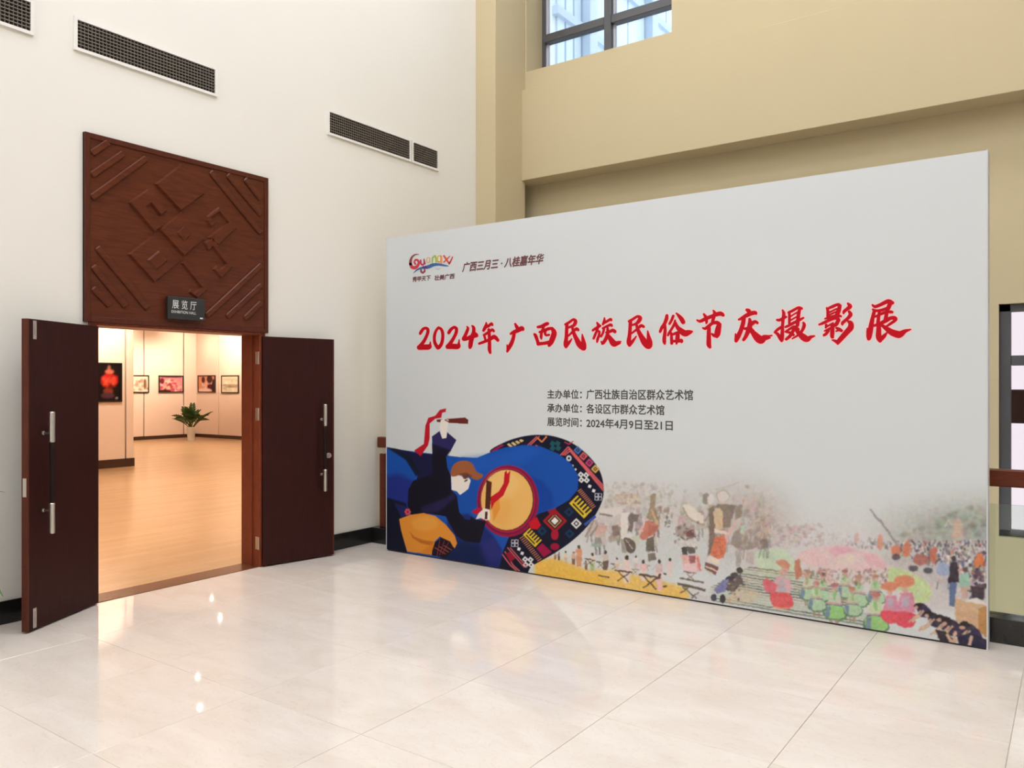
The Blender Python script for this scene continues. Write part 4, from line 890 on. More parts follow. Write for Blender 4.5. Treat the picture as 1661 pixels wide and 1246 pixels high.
glyphs = [
 ((670, 500, TS_), [
  [[(130,455,20),(150,420,24),(185,375,22),(230,358,19),(265,380,24),(268,430,24),(245,500,23),(205,580,25),(160,645,28),(115,695,30)],[(112,705,38),(200,700,42),(285,695,42),(308,660,18),(312,605,5)]],
  [[(458,350,18),(418,400,19),(390,480,22),(385,570,23),(402,640,26),(445,712,26)],[(458,350,18),(505,375,20),(533,440,23),(534,540,23),(512,640,26),(470,700,28),(447,718,22)]],
  [[(645,440,24),(680,385,25),(740,343,19),(780,372,25),(775,440,25),(745,510,24),(705,580,27),(660,645,30),(622,685,30)],[(628,690,38),(720,686,42),(808,686,40),(825,625,14),(832,565,5)]],
  [[(970,330,6),(988,365,20),(965,430,24),(935,500,26),(912,552,30),(960,550,26),(1050,512,32),(1120,492,32),(1150,495,20)],[(1100,440,18),(1140,475,24)],[(1062,315,8),(1090,352,24),(1090,430,28),(1065,510,34),(1042,600,36),(1030,680,32),(1024,712,16)]],
  [[(1315,258,6),(1315,300,20),(1290,360,25),(1268,400,18)],[(1300,340,20),(1360,318,22),(1410,275,16),(1425,300,16)],[(1272,482,14),(1340,445,20),(1420,388,20),(1452,412,16)],[(1278,480,14),(1290,520,16),(1300,565,14)],[(1190,636,16),(1290,600,20),(1380,560,24),(1460,515,32),(1525,575,22)],[(1362,385,20),(1372,500,24),(1376,640,26),(1376,740,27),(1388,800,18)]]]),
 ((810, 490, TS_), [
  [[(285,392,12),(310,440,24),(335,480,26)],[(205,570,14),(250,547,26),(330,512,32),(400,475,36),(425,492,22)],[(268,560,24),(255,640,26),(220,740,30),(175,820,30),(145,885,16)],[(140,770,5),(150,860,16)]],
  [[(690,450,15),(750,440,22),(830,402,27),(868,388,23)],[(625,575,8),(650,600,24),(680,680,22),(700,750,25)],[(722,540,12),(790,520,21),(880,482,22),(950,475,20)],[(950,475,22),(985,545,40),(970,620,44),(930,720,40),(897,778,22)],[(700,752,26),(800,742,22),(900,725,28)],[(802,440,17),(762,540,18),(752,620,20),(756,660,10)],[(836,500,17),(822,560,18),(842,596,14),(895,590,14)]],
  [[(1190,402,17),(1260,362,18),(1330,316,17),(1370,345,26),(1348,410,25),(1300,438,18),(1235,460,13)],[(1216,412,24),(1210,520,25),(1205,640,27),(1192,750,33),(1200,798,26)],[(1200,795,26),(1250,730,22),(1288,684,10),(1300,660,4)],[(1240,610,12),(1290,562,15),(1340,514,20),(1390,484,23),(1418,502,18)],[(1312,450,16),(1340,560,25),(1390,670,35),(1440,760,48),(1500,808,52),(1520,830,36)],[(1490,580,4),(1502,660,22),(1520,760,36),(1533,820,26)]]]),
 ((950, 490, TS_), [
  [[(205,370,8),(228,408,21)],[(130,508,15),(200,464,20),(262,428,16)],[(225,435,18),(210,500,17),(175,580,17),(145,655,15)],[(222,525,10),(248,535,15),(240,600,17),(216,670,18),(206,718,10)],[(340,285,6),(335,350,20),(312,400,15)],[(340,372,17),(400,338,18),(450,310,18),(462,328,13)],[(310,472,14),(380,437,16),(450,410,20),(472,428,13)],[(330,490,16),(310,560,15),(277,618,14)],[(372,545,13),(430,532,20),(490,510,24),(526,532,24)],[(395,470,16),(398,560,25),(370,650,26),(322,728,24),(297,750,13)],[(278,712,7),(310,740,16)],[(400,590,20),(440,650,35),(500,740,50),(545,748,38),(600,722,18),(635,712,4)],[(560,765,16),(625,742,4)]],
  [[(782,347,17),(850,308,18),(930,260,17),(980,288,30),(948,355,27),(900,392,17),(845,412,12)],[(806,362,25),(800,470,25),(790,600,27),(776,720,34),(790,773,24)],[(790,770,24),(840,710,22),(885,652,11),(910,615,4)],[(832,558,12),(900,507,15),(960,455,20),(1000,424,21),(1040,442,19)],[(912,402,16),(945,510,26),(1000,620,38),(1060,720,53),(1120,780,56),(1150,800,30)],[(1115,520,4),(1130,620,26),(1150,720,42),(1163,780,30)]]]),
 ((1060, 490, TS_), [
  [[(242,242,19),(235,300,26),(200,390,24),(152,460,22),(121,532,17)],[(205,420,20),(210,520,22),(197,640,26),(196,710,25),(205,750,11)],[(355,252,17),(330,320,17),(290,390,15)],[(410,200,5),(450,240,19),(500,300,32),(534,360,32)],[(390,332,11),(375,400,18),(330,480,16),(280,560,17),(262,600,11)],[(398,372,16),(430,450,27),(500,522,44),(570,563,50),(640,545,36),(700,530,6)],[(320,560,15),(325,640,20),(330,742,20)],[(322,588,12),(380,570,18),(430,548,18)],[(440,580,28),(430,660,32),(414,752,8)],[(350,702,16),(430,702,22),(498,692,26),(505,715,18)]],
  [[(782,325,6),(840,346,19),(930,304,27),(1030,264,25),(1130,224,29),(1210,208,31),(1253,236,20)],[(905,218,10),(940,270,22),(955,350,18),(950,385,7)],[(1075,150,5),(1100,200,22),(1082,280,23),(1062,350,20)],[(887,466,7),(930,478,17),(990,434,22),(1070,376,22),(1150,374,27),(1186,410,30)],[(1184,405,32),(1165,480,44),(1150,570,46),(1140,622,20)],[(1047,570,7),(1090,600,23),(1140,608,25)],[(1000,432,22),(995,540,29),(995,660,33),(995,760,35),(1014,810,20)]]]),
 ((1180, 480, TS_), [
  [[(345,250,15),(382,270,30),(398,308,26)],[(207,425,11),(260,402,22),(340,354,29),(430,314,31),(498,304,27),(513,321,15)],[(295,402,29),(280,500,31),(242,620,31),(192,730,35),(157,808,24)],[(145,680,4),(150,800,18)],[(400,418,15),(408,480,31),(398,560,38),(370,640,33),(330,730,26),(292,788,20)],[(430,502,34),(500,464,22),(538,486,16)],[(312,590,16),(380,590,30)],[(412,590,30),(470,670,41),(550,760,62),(610,798,56),(660,752,43),(740,726,14),(800,712,4)],[(640,780,30),(770,755,4)]]]),
 ((1250, 480, TS_), [
  [[(215,255,6),(238,320,22),(225,420,22),(215,540,20),(211,680,26),(201,780,29),(200,815,10)],[(117,432,11),(160,435,18),(230,402,19),(278,378,13)],[(72,655,9),(120,612,18),(190,562,17),(218,552,10)],[(82,660,9),(130,690,21),(183,778,23)],[(322,300,14),(400,264,17),(500,212,16),(556,228,16)],[(336,300,15),(340,400,17),(336,490,15)],[(522,240,19),(502,340,24),(492,440,26),(482,530,24)],[(350,375,7),(480,295,7)],[(360,440,7),(490,362,7)],[(350,505,10),(430,470,12),(480,440,12)],[(267,560,11),(330,532,17),(430,482,17),(520,434,17),(588,396,10)],[(267,645,9),(330,604,14),(420,556,18),(408,620,22),(350,720,23),(283,778,18)],[(282,650,10),(350,662,17),(408,700,19)],[(590,482,11),(604,530,23),(570,620,19),(500,700,15),(390,770,5)],[(450,600,20),(520,680,38),(600,750,53),(660,778,42),(720,742,22),(790,722,4)],[(440,560,22),(500,600,16)]],
  [[(1010,218,9),(1030,280,19),(1026,380,16)],[(1022,232,12),(1110,194,20),(1210,156,18),(1247,182,23)],[(1244,184,23),(1220,270,32),(1192,350,30)],[(1050,300,9),(1180,235,9)],[(1050,345,9),(1180,285,9)],[(1040,390,16),(1160,365,22)],[(977,410,6),(1060,392,16),(1150,370,24),(1248,362,14),(1268,374,6)],[(877,515,11),(960,482,19),(1060,434,20),(1160,396,24),(1216,422,24),(1222,450,20)],[(1000,522,15),(992,572,10)],[(1005,556,10),(1120,490,10)],[(1213,442,22),(1180,510,27),(1112,550,18)],[(972,630,7),(1090,575,18)],[(1110,542,28),(1110,640,30),(1106,730,25),(1124,745,9)],[(1040,622,19),(1000,680,19),(962,705,16)],[(1182,577,11),(1230,600,23),(1272,625,19)],[(1177,635,5),(1230,612,15)],[(1390,138,11),(1428,190,29),(1370,240,23),(1322,280,21),(1311,315,9)],[(1410,282,14),(1437,335,27),(1390,400,23),(1330,452,21),(1292,490,21),(1290,520,7)],[(1390,457,9),(1438,492,34),(1438,570,45),(1370,650,42),(1290,740,38),(1222,820,31),(1207,864,10)],[(1108,795,4),(1150,806,14),(1200,830,28)]]]),
 ((1340, 475, TS_), [
  [[(832,217,7),(880,250,20),(980,214,23),(1110,154,29),(1178,178,29),(1203,186,10)],[(1150,192,30),(1120,270,28),(1092,330,19)],[(842,300,11),(900,322,16),(1000,312,18),(1100,274,18)],[(870,322,21),(840,440,25),(812,580,34),(790,700,40),(771,800,35),(766,840,10)],[(738,640,3),(750,780,20)],[(882,430,12),(980,384,17),(1090,346,19),(1178,347,18),(1188,356,9)],[(960,332,17),(946,420,21),(932,540,23)],[(1090,332,20),(1080,420,25),(1062,480,23)],[(862,590,14),(950,562,24),(1070,504,28),(1160,456,24),(1236,454,26),(1246,490,19),(1180,540,17),(1092,600,12)],[(950,572,30),(945,680,36),(946,800,40),(970,868,20)],[(970,860,22),(1030,790,28),(1080,732,11),(1095,710,3)],[(1002,582,18),(1080,640,31),(1180,710,48),(1290,748,56),(1340,740,48),(1420,690,25),(1520,660,3)]]]),
]
M['title_red'] = mat('title_red_ink', rgb(186, 6, 28), 0.5, var=0.04, spec=0.15)
M['title_halo'] = mat('title_pink_outline', rgb(246, 196, 194), 0.5, var=0.02)
for crop, chars in glyphs:
    for strokes in chars:
        brush(strokes, crop, PY - 0.0010, 0.0095, 'title_outline', M['title_halo'])
        brush(strokes, crop, PY - 0.0018, 0.0030, 'title_character', M['title_red'])

# --- small print
M['ink'] = mat('dark_grey_ink', rgb(70, 68, 66), 0.5, var=0.05)
M['ink_brown'] = mat('brown_ink', rgb(104, 62, 66), 0.5, var=0.05)
yp = PY - 0.0012
def row(body, x0, yt0, yb0, x1, bold, m, name='small_lettering', shear=0.0):
    u0, z1 = pan(x0, yt0); _, z0 = pan(x0, yb0); u1, _ = pan(x1, yt0)
    v, fs = fit_text(body, u0, u1, z0, z1, lambda a_, b_: (a_, b_), shear=shear)
    flat(raster([[v[i_] for i_ in f_] for f_ in fs], 0.0008, bold), pput(yp), name, m, bd)
row('主办单位：', 888, 632.2, 646.5, 943.5, 0.0016, M['ink']); row('广西壮族自治区群众艺术馆', 951.5, 631.8, 647.5, 1124, 0.0016, M['ink'])
row('承办单位：', 888, 654.8, 668.6, 943.5, 0.0016, M['ink']); row('各设区市群众艺术馆', 951.5, 655.2, 670.6, 1077.5, 0.0016, M['ink'])
row('展览时间：', 888, 676.8, 691.0, 943.5, 0.0016, M['ink']); row('2024年4月9日至21日', 951.5, 678.4, 693.6, 1091, 0.0016, M['ink'])
row('广西三月三 · 八桂嘉年华', 750, 426.5, 441.5, 882, 0.0034, M['ink_brown'], shear=0.25)
row('秀甲天下', 669.5, 449.5, 457.5, 698.5, 0.0024, M['ink_brown'], shear=0.1); row('壮美广西', 705, 447, 455.2, 737.5, 0.0024, M['ink_brown'], shear=0.1)

# --- rainbow lettering logo
def ink(n, c): return mat(n, rgb(*c), 0.5, var=0.03)
def logo(strokes, m, yy=PY - 0.0014): brush(strokes, (655, 400, 15.1), yy, 0.0, 'logo_stroke', m)
LR, LM, LG, LY, LO, LB, LP = ink('logo_red', (196, 44, 60)), ink('logo_crimson', (176, 40, 84)), ink('logo_green', (150, 178, 70)), ink('logo_yellow', (218, 190, 90)), ink('logo_orange', (226, 146, 88)), ink('logo_blue', (52, 96, 150)), ink('logo_maroon', (132, 60, 66))
logo([[(370,195,6),(290,195,16),(210,250,24),(170,340,32),(165,430,36)]], LP); logo([[(165,430,36),(200,500,40),(270,520,42),(335,480,36),(370,400,30),(340,335,26),(290,330,24),(262,380,22),(285,430,24)]], LR)
logo([[(415,335,20),(425,420,24),(470,450,20),(500,400,18),(495,310,14)],[(500,330,16),(520,420,20)]], LM)
logo([[(640,280,10),(590,275,14),(560,330,16),(575,385,16),(620,380,12),(638,300,12)],[(640,280,12),(650,385,14)]], ink('logo_tan', (206, 176, 130)))
logo([[(700,390,16),(705,270,18)],[(705,290,18),(760,230,22),(790,290,20),(795,390,18)]], LG); logo([[(890,225,14),(840,240,18),(825,310,18),(845,375,16)]], LY)
logo([[(845,375,16),(895,370,18),(915,300,18),(900,225,16)],[(920,235,18),(930,360,20),(910,440,16)]], LO); logo([[(985,230,22),(1040,310,24),(1110,410,20)],[(1125,240,14),(1050,320,20),(985,380,18)]], ink('logo_red_orange', (208, 84, 72)))
logo([[(1195,255,14),(1160,340,18),(1115,420,20)]], LR); logo([[(240,650,6),(330,570,20),(460,520,30),(600,500,44),(720,450,40),(860,440,28),(1000,465,22),(1090,478,10)]], LB, PY - 0.0018); logo([[(480,510,30),(540,510,32),(570,520,24)]], ink('logo_violet', (86, 50, 110)), PY - 0.0022)
logo([[(430,560,16),(425,610,24),(470,640,26),(515,600,22),(505,550,14)]], LP, PY - 0.0016); logo([[(780,530,4),(840,560,7),(900,530,4)]], ink('logo_lilac', (160, 160, 196)))

# ------------------------------------------------------------------ exhibition hall beyond the door
HX, HY0, HY1, HC = -16.5, -2.0, 14.5, 3.6
S('floor_hall', MB().box(HX - 0.2, -WT, HY0, HY1 + 0.2, -0.2, 0.0), M['hall_floor'], 'warm wooden floor of the lit exhibition hall', 'floor')
S('ceiling_hall', MB().box(HX - 0.2, -WT, HY0 - 0.2, HY1 + 0.2, HC, HC + 0.25), M['ceil'], 'white ceiling of the exhibition hall', 'ceiling')
S('wall_hall_entrance', MB().box(-WT - 0.02, -WT, 8.95, HY1 + 0.2, -0.2, HC + 0.25), M['wall'], 'hall side wall beyond the lobby', 'wall')
S('wall_hall_left', MB().box(HX - 0.2, -WT, HY0 - 0.2, HY0, 0, HC), M['hall_panel'], 'plain hall wall on the doorway left', 'wall')
def panel_wall(name, label, axis, fixed, sgn, cuts, z0=0.09, t=0.05, gap=0.016, back=(0, 0), base_label=''):
    lo, hi = min(cuts), max(cuts)
    mk = lambda a, b, q0, q1, zz0, zz1: MB().box(q0, q1, a, b, zz0, zz1) if axis == 'x' else MB().box(a, b, q0, q1, zz0, zz1)
    b0, b1 = sorted((fixed, fixed - sgn * 0.2))
    w = S(name, mk(lo, hi, b0, b1, 0, HC), M['hall_gap'], label, 'wall')
    p0, p1 = sorted((fixed, fixed + sgn * t))
    for a, b in zip(cuts[:-1], cuts[1:]):
        mk(a + gap / 2, b - gap / 2, p0, p1, z0, HC - 0.001).build('wall_panel', M['hall_panel'], w, bevel=0.004)
    s0, s1 = sorted((fixed, fixed + sgn * (t + 0.012)))
    mk(lo, hi, s0, s1, 0.0, z0).build('skirting', M['hall_base'], w)
    return w
bx = HX + 0.05
c1 = on_x(233.5, 640, bx).y; c2 = on_x(298, 640, bx).y
panel_wall('wall_hall_back', 'pale panelled back wall of the exhibition hall', 'x', HX, 1, [HY0, 1.2, 3.4, 5.6, 7.9, 10.2, c1, c2, HY1 - 0.0], z0=0.10, gap=0.03)
by = HY1 - 0.05
d1 = on_y(354.6, 640, by).x
panel_wall('wall_hall_right', 'pale panelled side wall behind the potted plant', 'y', HY1, -1, [HX + 0.06, d1, d1 + 2.0, d1 + 4.0, d1 + 6.5, d1 + 9.0, d1 + 11.5, -WT - 0.02], z0=0.10, gap=0.03)
PXX = on_floor(217.8, 756).x
pe = on_x(217.8, 700, PXX).y; pc = on_x(204, 700, PXX).y
print('partition', PXX, pe, pc)
panel_wall('wall_hall_partition', 'freestanding panelled partition left inside the hall', 'x', PXX - 0.05, 1, [0.6, 2.6, 4.6, 6.6, pc, pe], z0=0.16, gap=0.03)

# framed photographs
def picture(axis, fixed, sgn, a0, a1, z0, z1, label, painter, fw=0.03):
    W_, H2 = abs(a1 - a0), z1 - z0
    loc = (fixed, (a0 + a1) / 2, z0) if axis == 'x' else ((a0 + a1) / 2, fixed, z0)
    r = empty('framed_photograph', loc, label, 'picture', 'framed photographs on the hall walls')
    q0, q1 = sorted((fixed, fixed + sgn * 0.035)); lo, hi = min(a0, a1), max(a0, a1)
    mk = lambda a, b, zz0, zz1: (q0, q1, a, b, zz0, zz1) if axis == 'x' else (a, b, q0, q1, zz0, zz1)
    f = MB().box(*mk(lo, lo + fw, z0, z1)).box(*mk(hi - fw, hi, z0, z1)).box(*mk(lo + fw, hi - fw, z0, z0 + fw)).box(*mk(lo + fw, hi - fw, z1 - fw, z1))
    f.build('picture_frame', M['black_frame'], r, bevel=0.002)
    cv = Canvas(W_ - 2 * fw, H2 - 2 * fw, 0.02, (128, 128, 128), 3); painter(cv, W_ - 2 * fw, H2 - 2 * fw)
    y_ = fixed + sgn * 0.02
    if axis == 'x': cv.mesh('photo_print', M['photo'], r, (y_, lo + fw, z0 + fw), (0, 1, 0), (0, 0, 1))
    else: cv.mesh('photo_print', M['photo'], r, (lo + fw, y_, z0 + fw), (1, 0, 0), (0, 0, 1))
def el(cv, W_, H2, cx, cy, rx, ry, c, al=1.0, soft=0.0):
    cv.poly([(W_ * (cx + rx * math.cos(t)), H2 * (1 - cy - ry * math.sin(t))) for t in [2 * math.pi * k / 20 for k in range(20)]], c, al, soft)
def dancer(cv, W_, H2):
    cv.a[:] = (26, 20, 20)
    cv.poly([(W_ * a_, H2 * (1 - b_)) for a_, b_ in ((.42, .2), (.52, .18), (.62, .28), (.86, .34), (.88, .5), (.74, .62), (.5, .66), (.24, .62), (.12, .52), (.14, .36), (.34, .28))], (176, 34, 30)); el(cv, W_, H2, .34, .46, .1, .12, (206, 80, 60)); el(cv, W_, H2, .68, .46, .1, .12, (206, 70, 54)); el(cv, W_, H2, .48, .14, .07, .10, (150, 96, 80)); el(cv, W_, H2, .5, .22, .2, .06, (196, 110, 90))
    el(cv, W_, H2, .45, .74, .22, .09, (130, 56, 40)); el(cv, W_, H2, .42, .86, .3, .08, (84, 50, 66)); el(cv, W_, H2, .55, .62, .12, .06, (90, 30, 26))
    for _ in range(40): el(cv, W_, H2, random.uniform(.2, .8), random.uniform(.34, .6), .04, .03, jit((206, 80, 64), 50), .6)
    el(cv, W_, H2, .82, .93, .05, .02, (206, 200, 190))
def scene_(base, cols, n, dark=None):
    def f(cv, W_, H2):
        cv.a[:] = base
        for _ in range(n): el(cv, W_, H2, random.random(), random.uniform(.25, 1), random.uniform(.03, .12), random.uniform(.04, .16), jit(random.choice(cols), 20), .7)
        for (x, y, rx, ry, c) in (dark or []): el(cv, W_, H2, x, y, rx, ry, c, .95)
    return f
def px_x(x0, x1, y0, y1, X): a = on_x(x0, y0, X); b = on_x(x1, y1, X); return a.y, b.y, b.z, a.z
def px_y(x0, x1, y0, y1, Y): a = on_y(x0, y0, Y); b = on_y(x1, y1, Y); return a.x, b.x, b.z, a.z
a, b, z0, z1 = px_x(156, 197, 588, 652, PXX + 0.0)
picture('x', PXX + 0.0, 1, a, b, z0, z1, 'large dark framed photograph of a red costumed figure on the partition', dancer, 0.025)
zb0, zb1 = on_x(260, 637, bx).z, on_x(260, 609, bx).z
a = on_x(206, 620, bx).y; b = on_x(241, 620, bx).y
picture('x', bx, 1, a, b, zb0, zb1, 'bright framed photograph half hidden behind the partition edge', scene_((228, 214, 196), [(206, 150, 130), (236, 226, 210), (150, 110, 96), (190, 170, 120)], 26, [(.85, .5, .08, .35, (120, 90, 60))]))
a = on_x(257, 620, bx).y; b = on_x(298, 620, bx).y - 0.02
picture('x', bx, 1, a, b, zb0, zb1, 'wide framed photograph of a pink and crimson festival scene', scene_((206, 136, 140), [(176, 50, 60), (226, 170, 170), (120, 30, 44), (230, 200, 176)], 44, [(.2, .95, .3, .08, (60, 20, 28)), (.1, .3, .1, .2, (110, 30, 44)), (.5, .02, .5, .06, (110, 40, 56)), (.42, .5, .02, .12, (90, 60, 90))]))
a, b, z0, z1 = px_y(322, 350, 609, 637, by)
picture('y', by, -1, a, b, z0, z1, 'framed photograph of two dark haired heads, nearest the corner plant', scene_((206, 140, 110), [(216, 150, 120), (190, 110, 84), (226, 190, 170)], 16, [(.3, .25, .11, .2, (70, 30, 28)), (.7, .22, .18, .25, (60, 30, 30)), (.75, .7, .2, .18, (70, 28, 28)), (.95, .7, .12, .5, (50, 24, 30)), (.4, .9, .4, .12, (226, 200, 190))]))
a, b, z0, z1 = px_y(360, 388, 609, 638, by)
picture('y', by, -1, a, b, z0, z1, 'framed photograph of a pale landscape, nearest the door jamb', scene_((224, 208, 184), [(206, 190, 166), (232, 220, 200), (176, 158, 130)], 22, [(.5, .55, .5, .05, (150, 130, 100)), (.6, .66, .4, .04, (130, 110, 80)), (.5, .2, .4, .03, (186, 166, 140))]))

# potted plant in the corner
def frond(mb, base, tip, arch, n, leaf, width):
    b, t = Vector(base), Vector(tip); pts = []
    for k in range(n + 1):
        q = k / n; p = b.lerp(t, q); p.z += arch * math.sin(math.pi * q ** .8) ; pts.append(p)
    mb.tube(pts, [0.012 * (1 - .6 * k / n) for k in range(n + 1)], n=6)
    for k in range(2, n + 1):
        d = (pts[k] - pts[k - 1]).normalized(); sd = d.cross(Vector((0, 0, 1)))
        sd = sd.normalized() if sd.length > .05 else Vector((1, 0, 0))
        for s in (-1, 1):
            l = leaf * (0.75 + 0.5 * math.sin(math.pi * k / n)); dirv = (d * .75 + sd * s * .8 + Vector((0, 0, .15))).normalized()
            w = dirv.cross(d.cross(sd)).normalized() * width; p0 = pts[k]; up = Vector((0, 0, 1)) * (0.12 * l)
            vs = [p0, p0 + dirv * l * .35 + w + up, p0 + dirv * l * .75 + w * .7 + up, p0 + dirv * l, p0 + dirv * l * .75 - w * .7 + up, p0 + dirv * l * .35 - w + up, p0 + dirv * l * .5]
            mb.add(vs, [(0, 1, 6), (1, 2, 6), (2, 3, 6), (3, 4, 6), (4, 5, 6), (5, 0, 6)])
pc_ = on_floor(310, 714.5); pc_.x = max(pc_.x, HX + 0.45); pc_.y = min(pc_.y, HY1 - 0.45)
print('plant', pc_)
k = (pc_ - Vector((CAM.x, 0, 0))).dot(Vector((-math.sin(YAW), math.cos(YAW), 0))) / FPX     # metres per pixel there
pt = empty('potted_plant', pc_, 'leafy green plant in a tall white pot in the hall corner', 'plant')
ph = 22 * k; pr = 7.0 * k
MB().lathe([(pr * .72, 0), (pr * .76, .02), (pr * 1.0, ph - .02), (pr * 1.02, ph), (pr * .9, ph), (pr * .88, ph - .05)], pc_, 28).build('plant_pot', M['pot'], pt, smooth=False)
MB().lathe([(pr * .5, ph - .08), (pr * .87, ph - .05)], pc_, 20).build('potting_soil', M['soil'], pt)
rt = Vector((math.cos(YAW), math.sin(YAW), 0)); fwv = Vector((-math.sin(YAW), math.cos(YAW), 0))
top = pc_ + Vector((0, 0, ph - .05))
for dx, dz, dd, ar, lf in ((-26, 14, .05, .05, .16), (-20, 20, -.25, .12, .17), (-13, 27, .1, .06, .18), (-6, 31, -.2, .04, .18), (1, 36, .05, .02, .18), (3, 31, -.3, .03, .17), (8, 26, .15, .08, .18), (14, 20, -.3, .14, .17), (30, 24, .0, .05, .18), (26, 20, -.2, .1, .18), (20, 13, .2, .1, .17), (-10, 16, -.45, .12, .17), (10, 14, -.5, .1, .17), (0, 22, -.4, .1, .18)):
    tip = top + rt * (dx * k) + Vector((0, 0, dz * k)) + fwv * dd
    tip.x = max(tip.x, HX + .12); tip.y = min(tip.y, HY1 - .12)
    mb = MB(); frond(mb, top + rt * (dx * k * .08), tip, ar, 8, lf, .035); mb.build('leaf_frond', M['leaf'], pt)

# plant at the left edge of the lobby (only leaf tips enter the picture)
lp = on_floor(-120, 1075); lp.x = max(lp.x, 0.5)
k2 = (lp - Vector((CAM.x, 0, 0))).dot(fwv) / FPX
p2 = empty('potted_plant', lp, 'lobby plant at the left photo edge, only leaf tips showing', 'plant')
MB().lathe([(.15, 0), (.16, .02), (.21, .40), (.22, .42), (.19, .42), (.185, .37)], lp, 28).build('plant_pot', M['pot'], p2)
MB().lathe([(.1, .36), (.187, .38)], lp, 20).build('potting_soil', M['soil'], p2)
tp = lp + Vector((0, 0, .38))
def blade(mb, base, tip, arch, w):
    b, t = Vector(base), Vector(tip); n = 9; vs = []; fs = []
    sd = (t - b).cross(Vector((0, 0, 1))).normalized()
    for q in range(n + 1):
        f = q / n; p = b.lerp(t, f); p.z += arch * math.sin(math.pi * f); ww = w * math.sin(math.pi * (0.08 + .92 * f) ** .8) + .002
        vs += [p - sd * ww, p + Vector((0, 0, -.25 * ww)), p + sd * ww]
    for q in range(n):
        for e in (0, 1): i0 = q * 3 + e; fs.append((i0, i0 + 1, i0 + 4, i0 + 3))
    mb.add(vs, fs)
tipA = on_y(10, 799, lp.y); tipB = on_y(5, 968, lp.y)
tipsL = [tipA, tipB + Vector((0, 0, .0))]
for a_ in range(9):
    ang = R(100 + a_ * 26); tipsL.append(tp + Vector((math.cos(ang) * .34, math.sin(ang) * .34, .45 + .25 * math.sin(a_ * 2.1))))
for t_ in tipsL:
    t_.x = max(t_.x, .06); mb = MB(); blade(mb, tp, t_, .22, .035); mb.build('leaf', M['leaf'], p2)

# hall spotlights (fixtures on the ceiling with lamps inside)
def spot(x, y, tx, ty, tz, w, ang=55, col=(1.0, .79, .60), label='small ceiling spotlight in the exhibition hall'):
    r = empty('ceiling_spotlight', (x, y, HC), label, 'spotlight', 'spotlights on the hall ceiling')
    b = Vector((x, y, HC)); head = b + Vector((0, 0, -.16)); d = (Vector((tx, ty, tz)) - head).normalized()
    MB().tube([b, b + Vector((0, 0, -.03))], .04, n=14).tube([b, head], .01, n=8).build('mount', M['white_paint'], r)
    MB().tube([head - d * .06, head + d * .09], [.035, .045], n=16).build('lamp_head', M['white_paint'], r)
    MB().tube([head + d * .0905, head + d * .093], .036, n=16).build('lamp_lens', M['spot_lens'], r)
    l = bpy.data.lights.new('spot_lamp', 'SPOT'); l.energy = w; l.color = col; l.spot_size = R(ang); l.spot_blend = 1.0; l.shadow_soft_size = .04
    lo = bpy.data.objects.new('spot_lamp', l); COL.objects.link(lo); lo.parent = r; lo.location = head + d * .11 - origin(r)
    lo.rotation_euler = d.to_track_quat('-Z', 'Y').to_euler()
spots = [(-8.2, 7.7, PXX, 7.8, 2.6, 1.0), (-7.9, 5.6, PXX, 5.6, 2.2, .8), (-14.6, 11.6, HX, 11.7, 2.2, 1.2), (-14.8, 13.2, HX, 13.0, 1.2, .7), (-14.0, 12.9, -14.6, HY1, 2.6, 1.2), (-12.0, 12.9, -12.2, HY1, 2.0, .8),
         (-14.8, 9.6, HX, 9.6, 2.0, .8), (-6.3, 7.9, -6.6, 8.6, 0, .7), (-5.1, 7.16, -5.4, 7.6, 0, .7), (-3.2, 4.6, -3.4, 4.8, 0, .8), (-10.5, 11.0, -10.7, 11.2, 0, .8), (-2.0, 2.6, -2.1, 2.9, 0, .8), (-12.4, 11.8, -12.8, 12.0, 0, 1.0), (-14.6, 10.6, -14.5, 10.8, 0, .9), (-9.0, 10.2, -9.2, 10.2, 0, .8), (-14.9, 14.0, HX, 13.9, 2.4, .45)]  # added for brightness: one by the door jamb, three over the far floor
labs = ['ceiling spotlight washing the partition end', 'ceiling spotlight washing the partition middle', 'ceiling spotlight aimed at the half hidden photograph', 'ceiling spotlight aimed at the corner plant', 'ceiling spotlight aimed at the pale landscape photograph', 'ceiling spotlight washing the hall right wall', 'ceiling spotlight behind the partition', 'downward spotlight in front of the partition end', 'second downward spotlight in front of the partition end', 'downward spotlight inside the doorway', 'downward spotlight in the hall middle', 'added downward spotlight brightening the door jamb', 'added downward fill spotlight before the hall right wall', 'added downward fill spotlight before the hall back wall', 'added downward fill spotlight beyond the partition end', 'corner ceiling spotlight above the potted plant']
for (x, y, tx, ty, tz, q), lb in zip(spots, labs): spot(x, y, tx, ty, tz, HALL_SPOT * q, 88 if tz else 110, label=lb)
n_ = 0
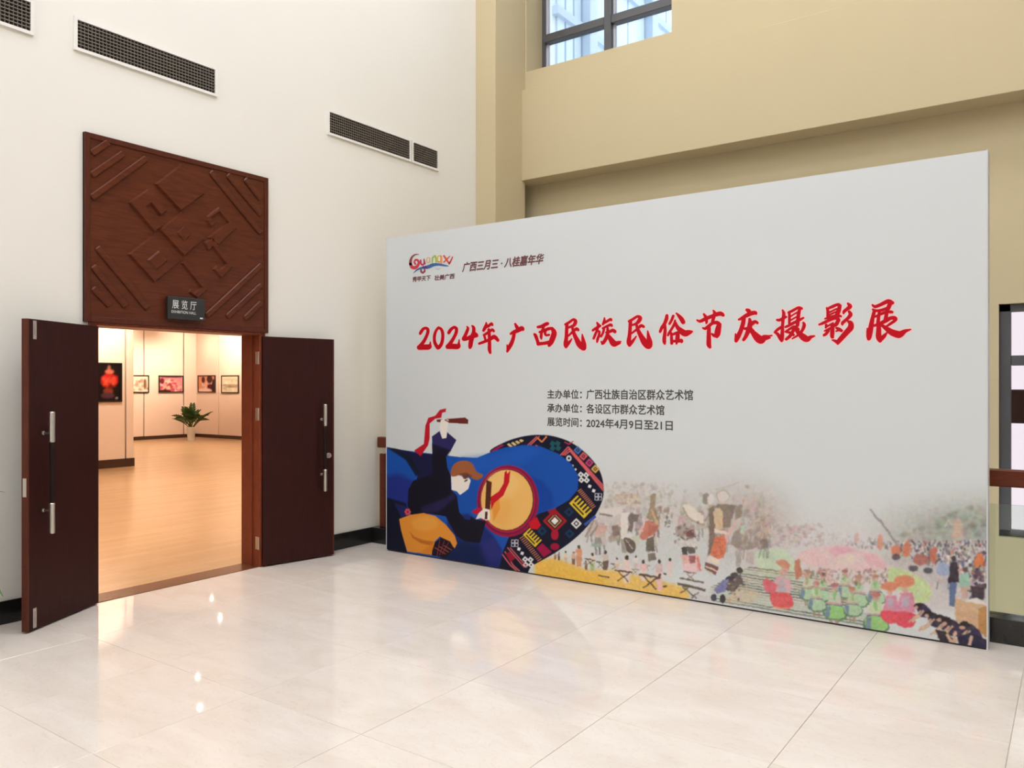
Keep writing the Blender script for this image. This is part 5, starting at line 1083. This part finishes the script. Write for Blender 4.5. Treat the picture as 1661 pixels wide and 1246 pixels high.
for x in (-3.0, -7.0, -12.5):  # unseen warm panels added to fill the hall with light
    for y in (2.0, 6.0, 10.5):
        if x == -12.5 and y == 10.5: continue
        r = empty('hall_fill_panel', (x, y, HC), 'unseen warm fill panel added on the hall ceiling', 'fill light', 'warm fill panels added in the hall')
        MB().box(x - .34, x + .34, y - .34, y + .34, HC - .02, HC).build('fill_light_frame', M['white_paint'], r)
        MB().box(x - .3, x + .3, y - .3, y + .3, HC - .024, HC - .0201).build('fill_light_diffuser', M['hall_fill_glow'], r)

# unseen panels added above the lobby for soft fill
for x in (1.3, 3.9, 6.5):
    for y in (-5.2, -2.4, 0.4, 3.2, 6.0):
        r = empty('lobby_fill_panel', (x, y, CEIL), 'unseen square fill panel added high above the lobby', 'fill light', 'fill panels added above the lobby')
        MB().box(x - .66, x + .66, y - .66, y + .66, CEIL - .04, CEIL).build('fill_light_frame', M['white_paint'], r)
        MB().box(x - .6, x + .6, y - .6, y + .6, CEIL - .046, CEIL - .0401).build('fill_light_diffuser', M['lobby_fill'], r)

# ------------------------------------------------------------------ building wing outside the high window
FXX = -1.5
fb = empty('building_wing', (FXX - 3, 17, HC + 0.25), 'pale blue glass building wing outside the high window', 'building')
MB().box(FXX - 6, FXX, 11.55, 30, HC + 0.25, 18).build('facade_wall', M['fac_wall'], fb)
cols = [on_x(p, 60, FXX).y for p in (947, 1048)]
pit = cols[1] - cols[0]
ycol = [cols[0] + pit * q for q in range(0, 6)]
for yc in ycol: MB().box(FXX, FXX + .22, yc - .14, yc + .14, HC + .25, 18).build('pilaster', M['fac_col'], fb, bevel=.01)
bz = [on_x(946, 53, FXX).z + q * 1.32 for q in range(-3, 7)]
for zz in bz: MB().box(FXX, FXX + .12, 11.55, 30, zz - .07, zz + .07).build('floor_band', M['fac_col'], fb)
for yc0, yc1 in zip([11.50] + ycol[:-1], ycol):
    w = (yc1 - yc0 - .28)
    for z0_, z1_ in zip(bz[:-1], bz[1:]):
        for q in range(3):
            a_ = yc0 + .14 + w * q / 3; MB().box(FXX, FXX + .04, a_ + .03, a_ + w / 3 - .03, z0_ + .07, z1_ - .07).build('window_pane', M['fac_glass'], fb)
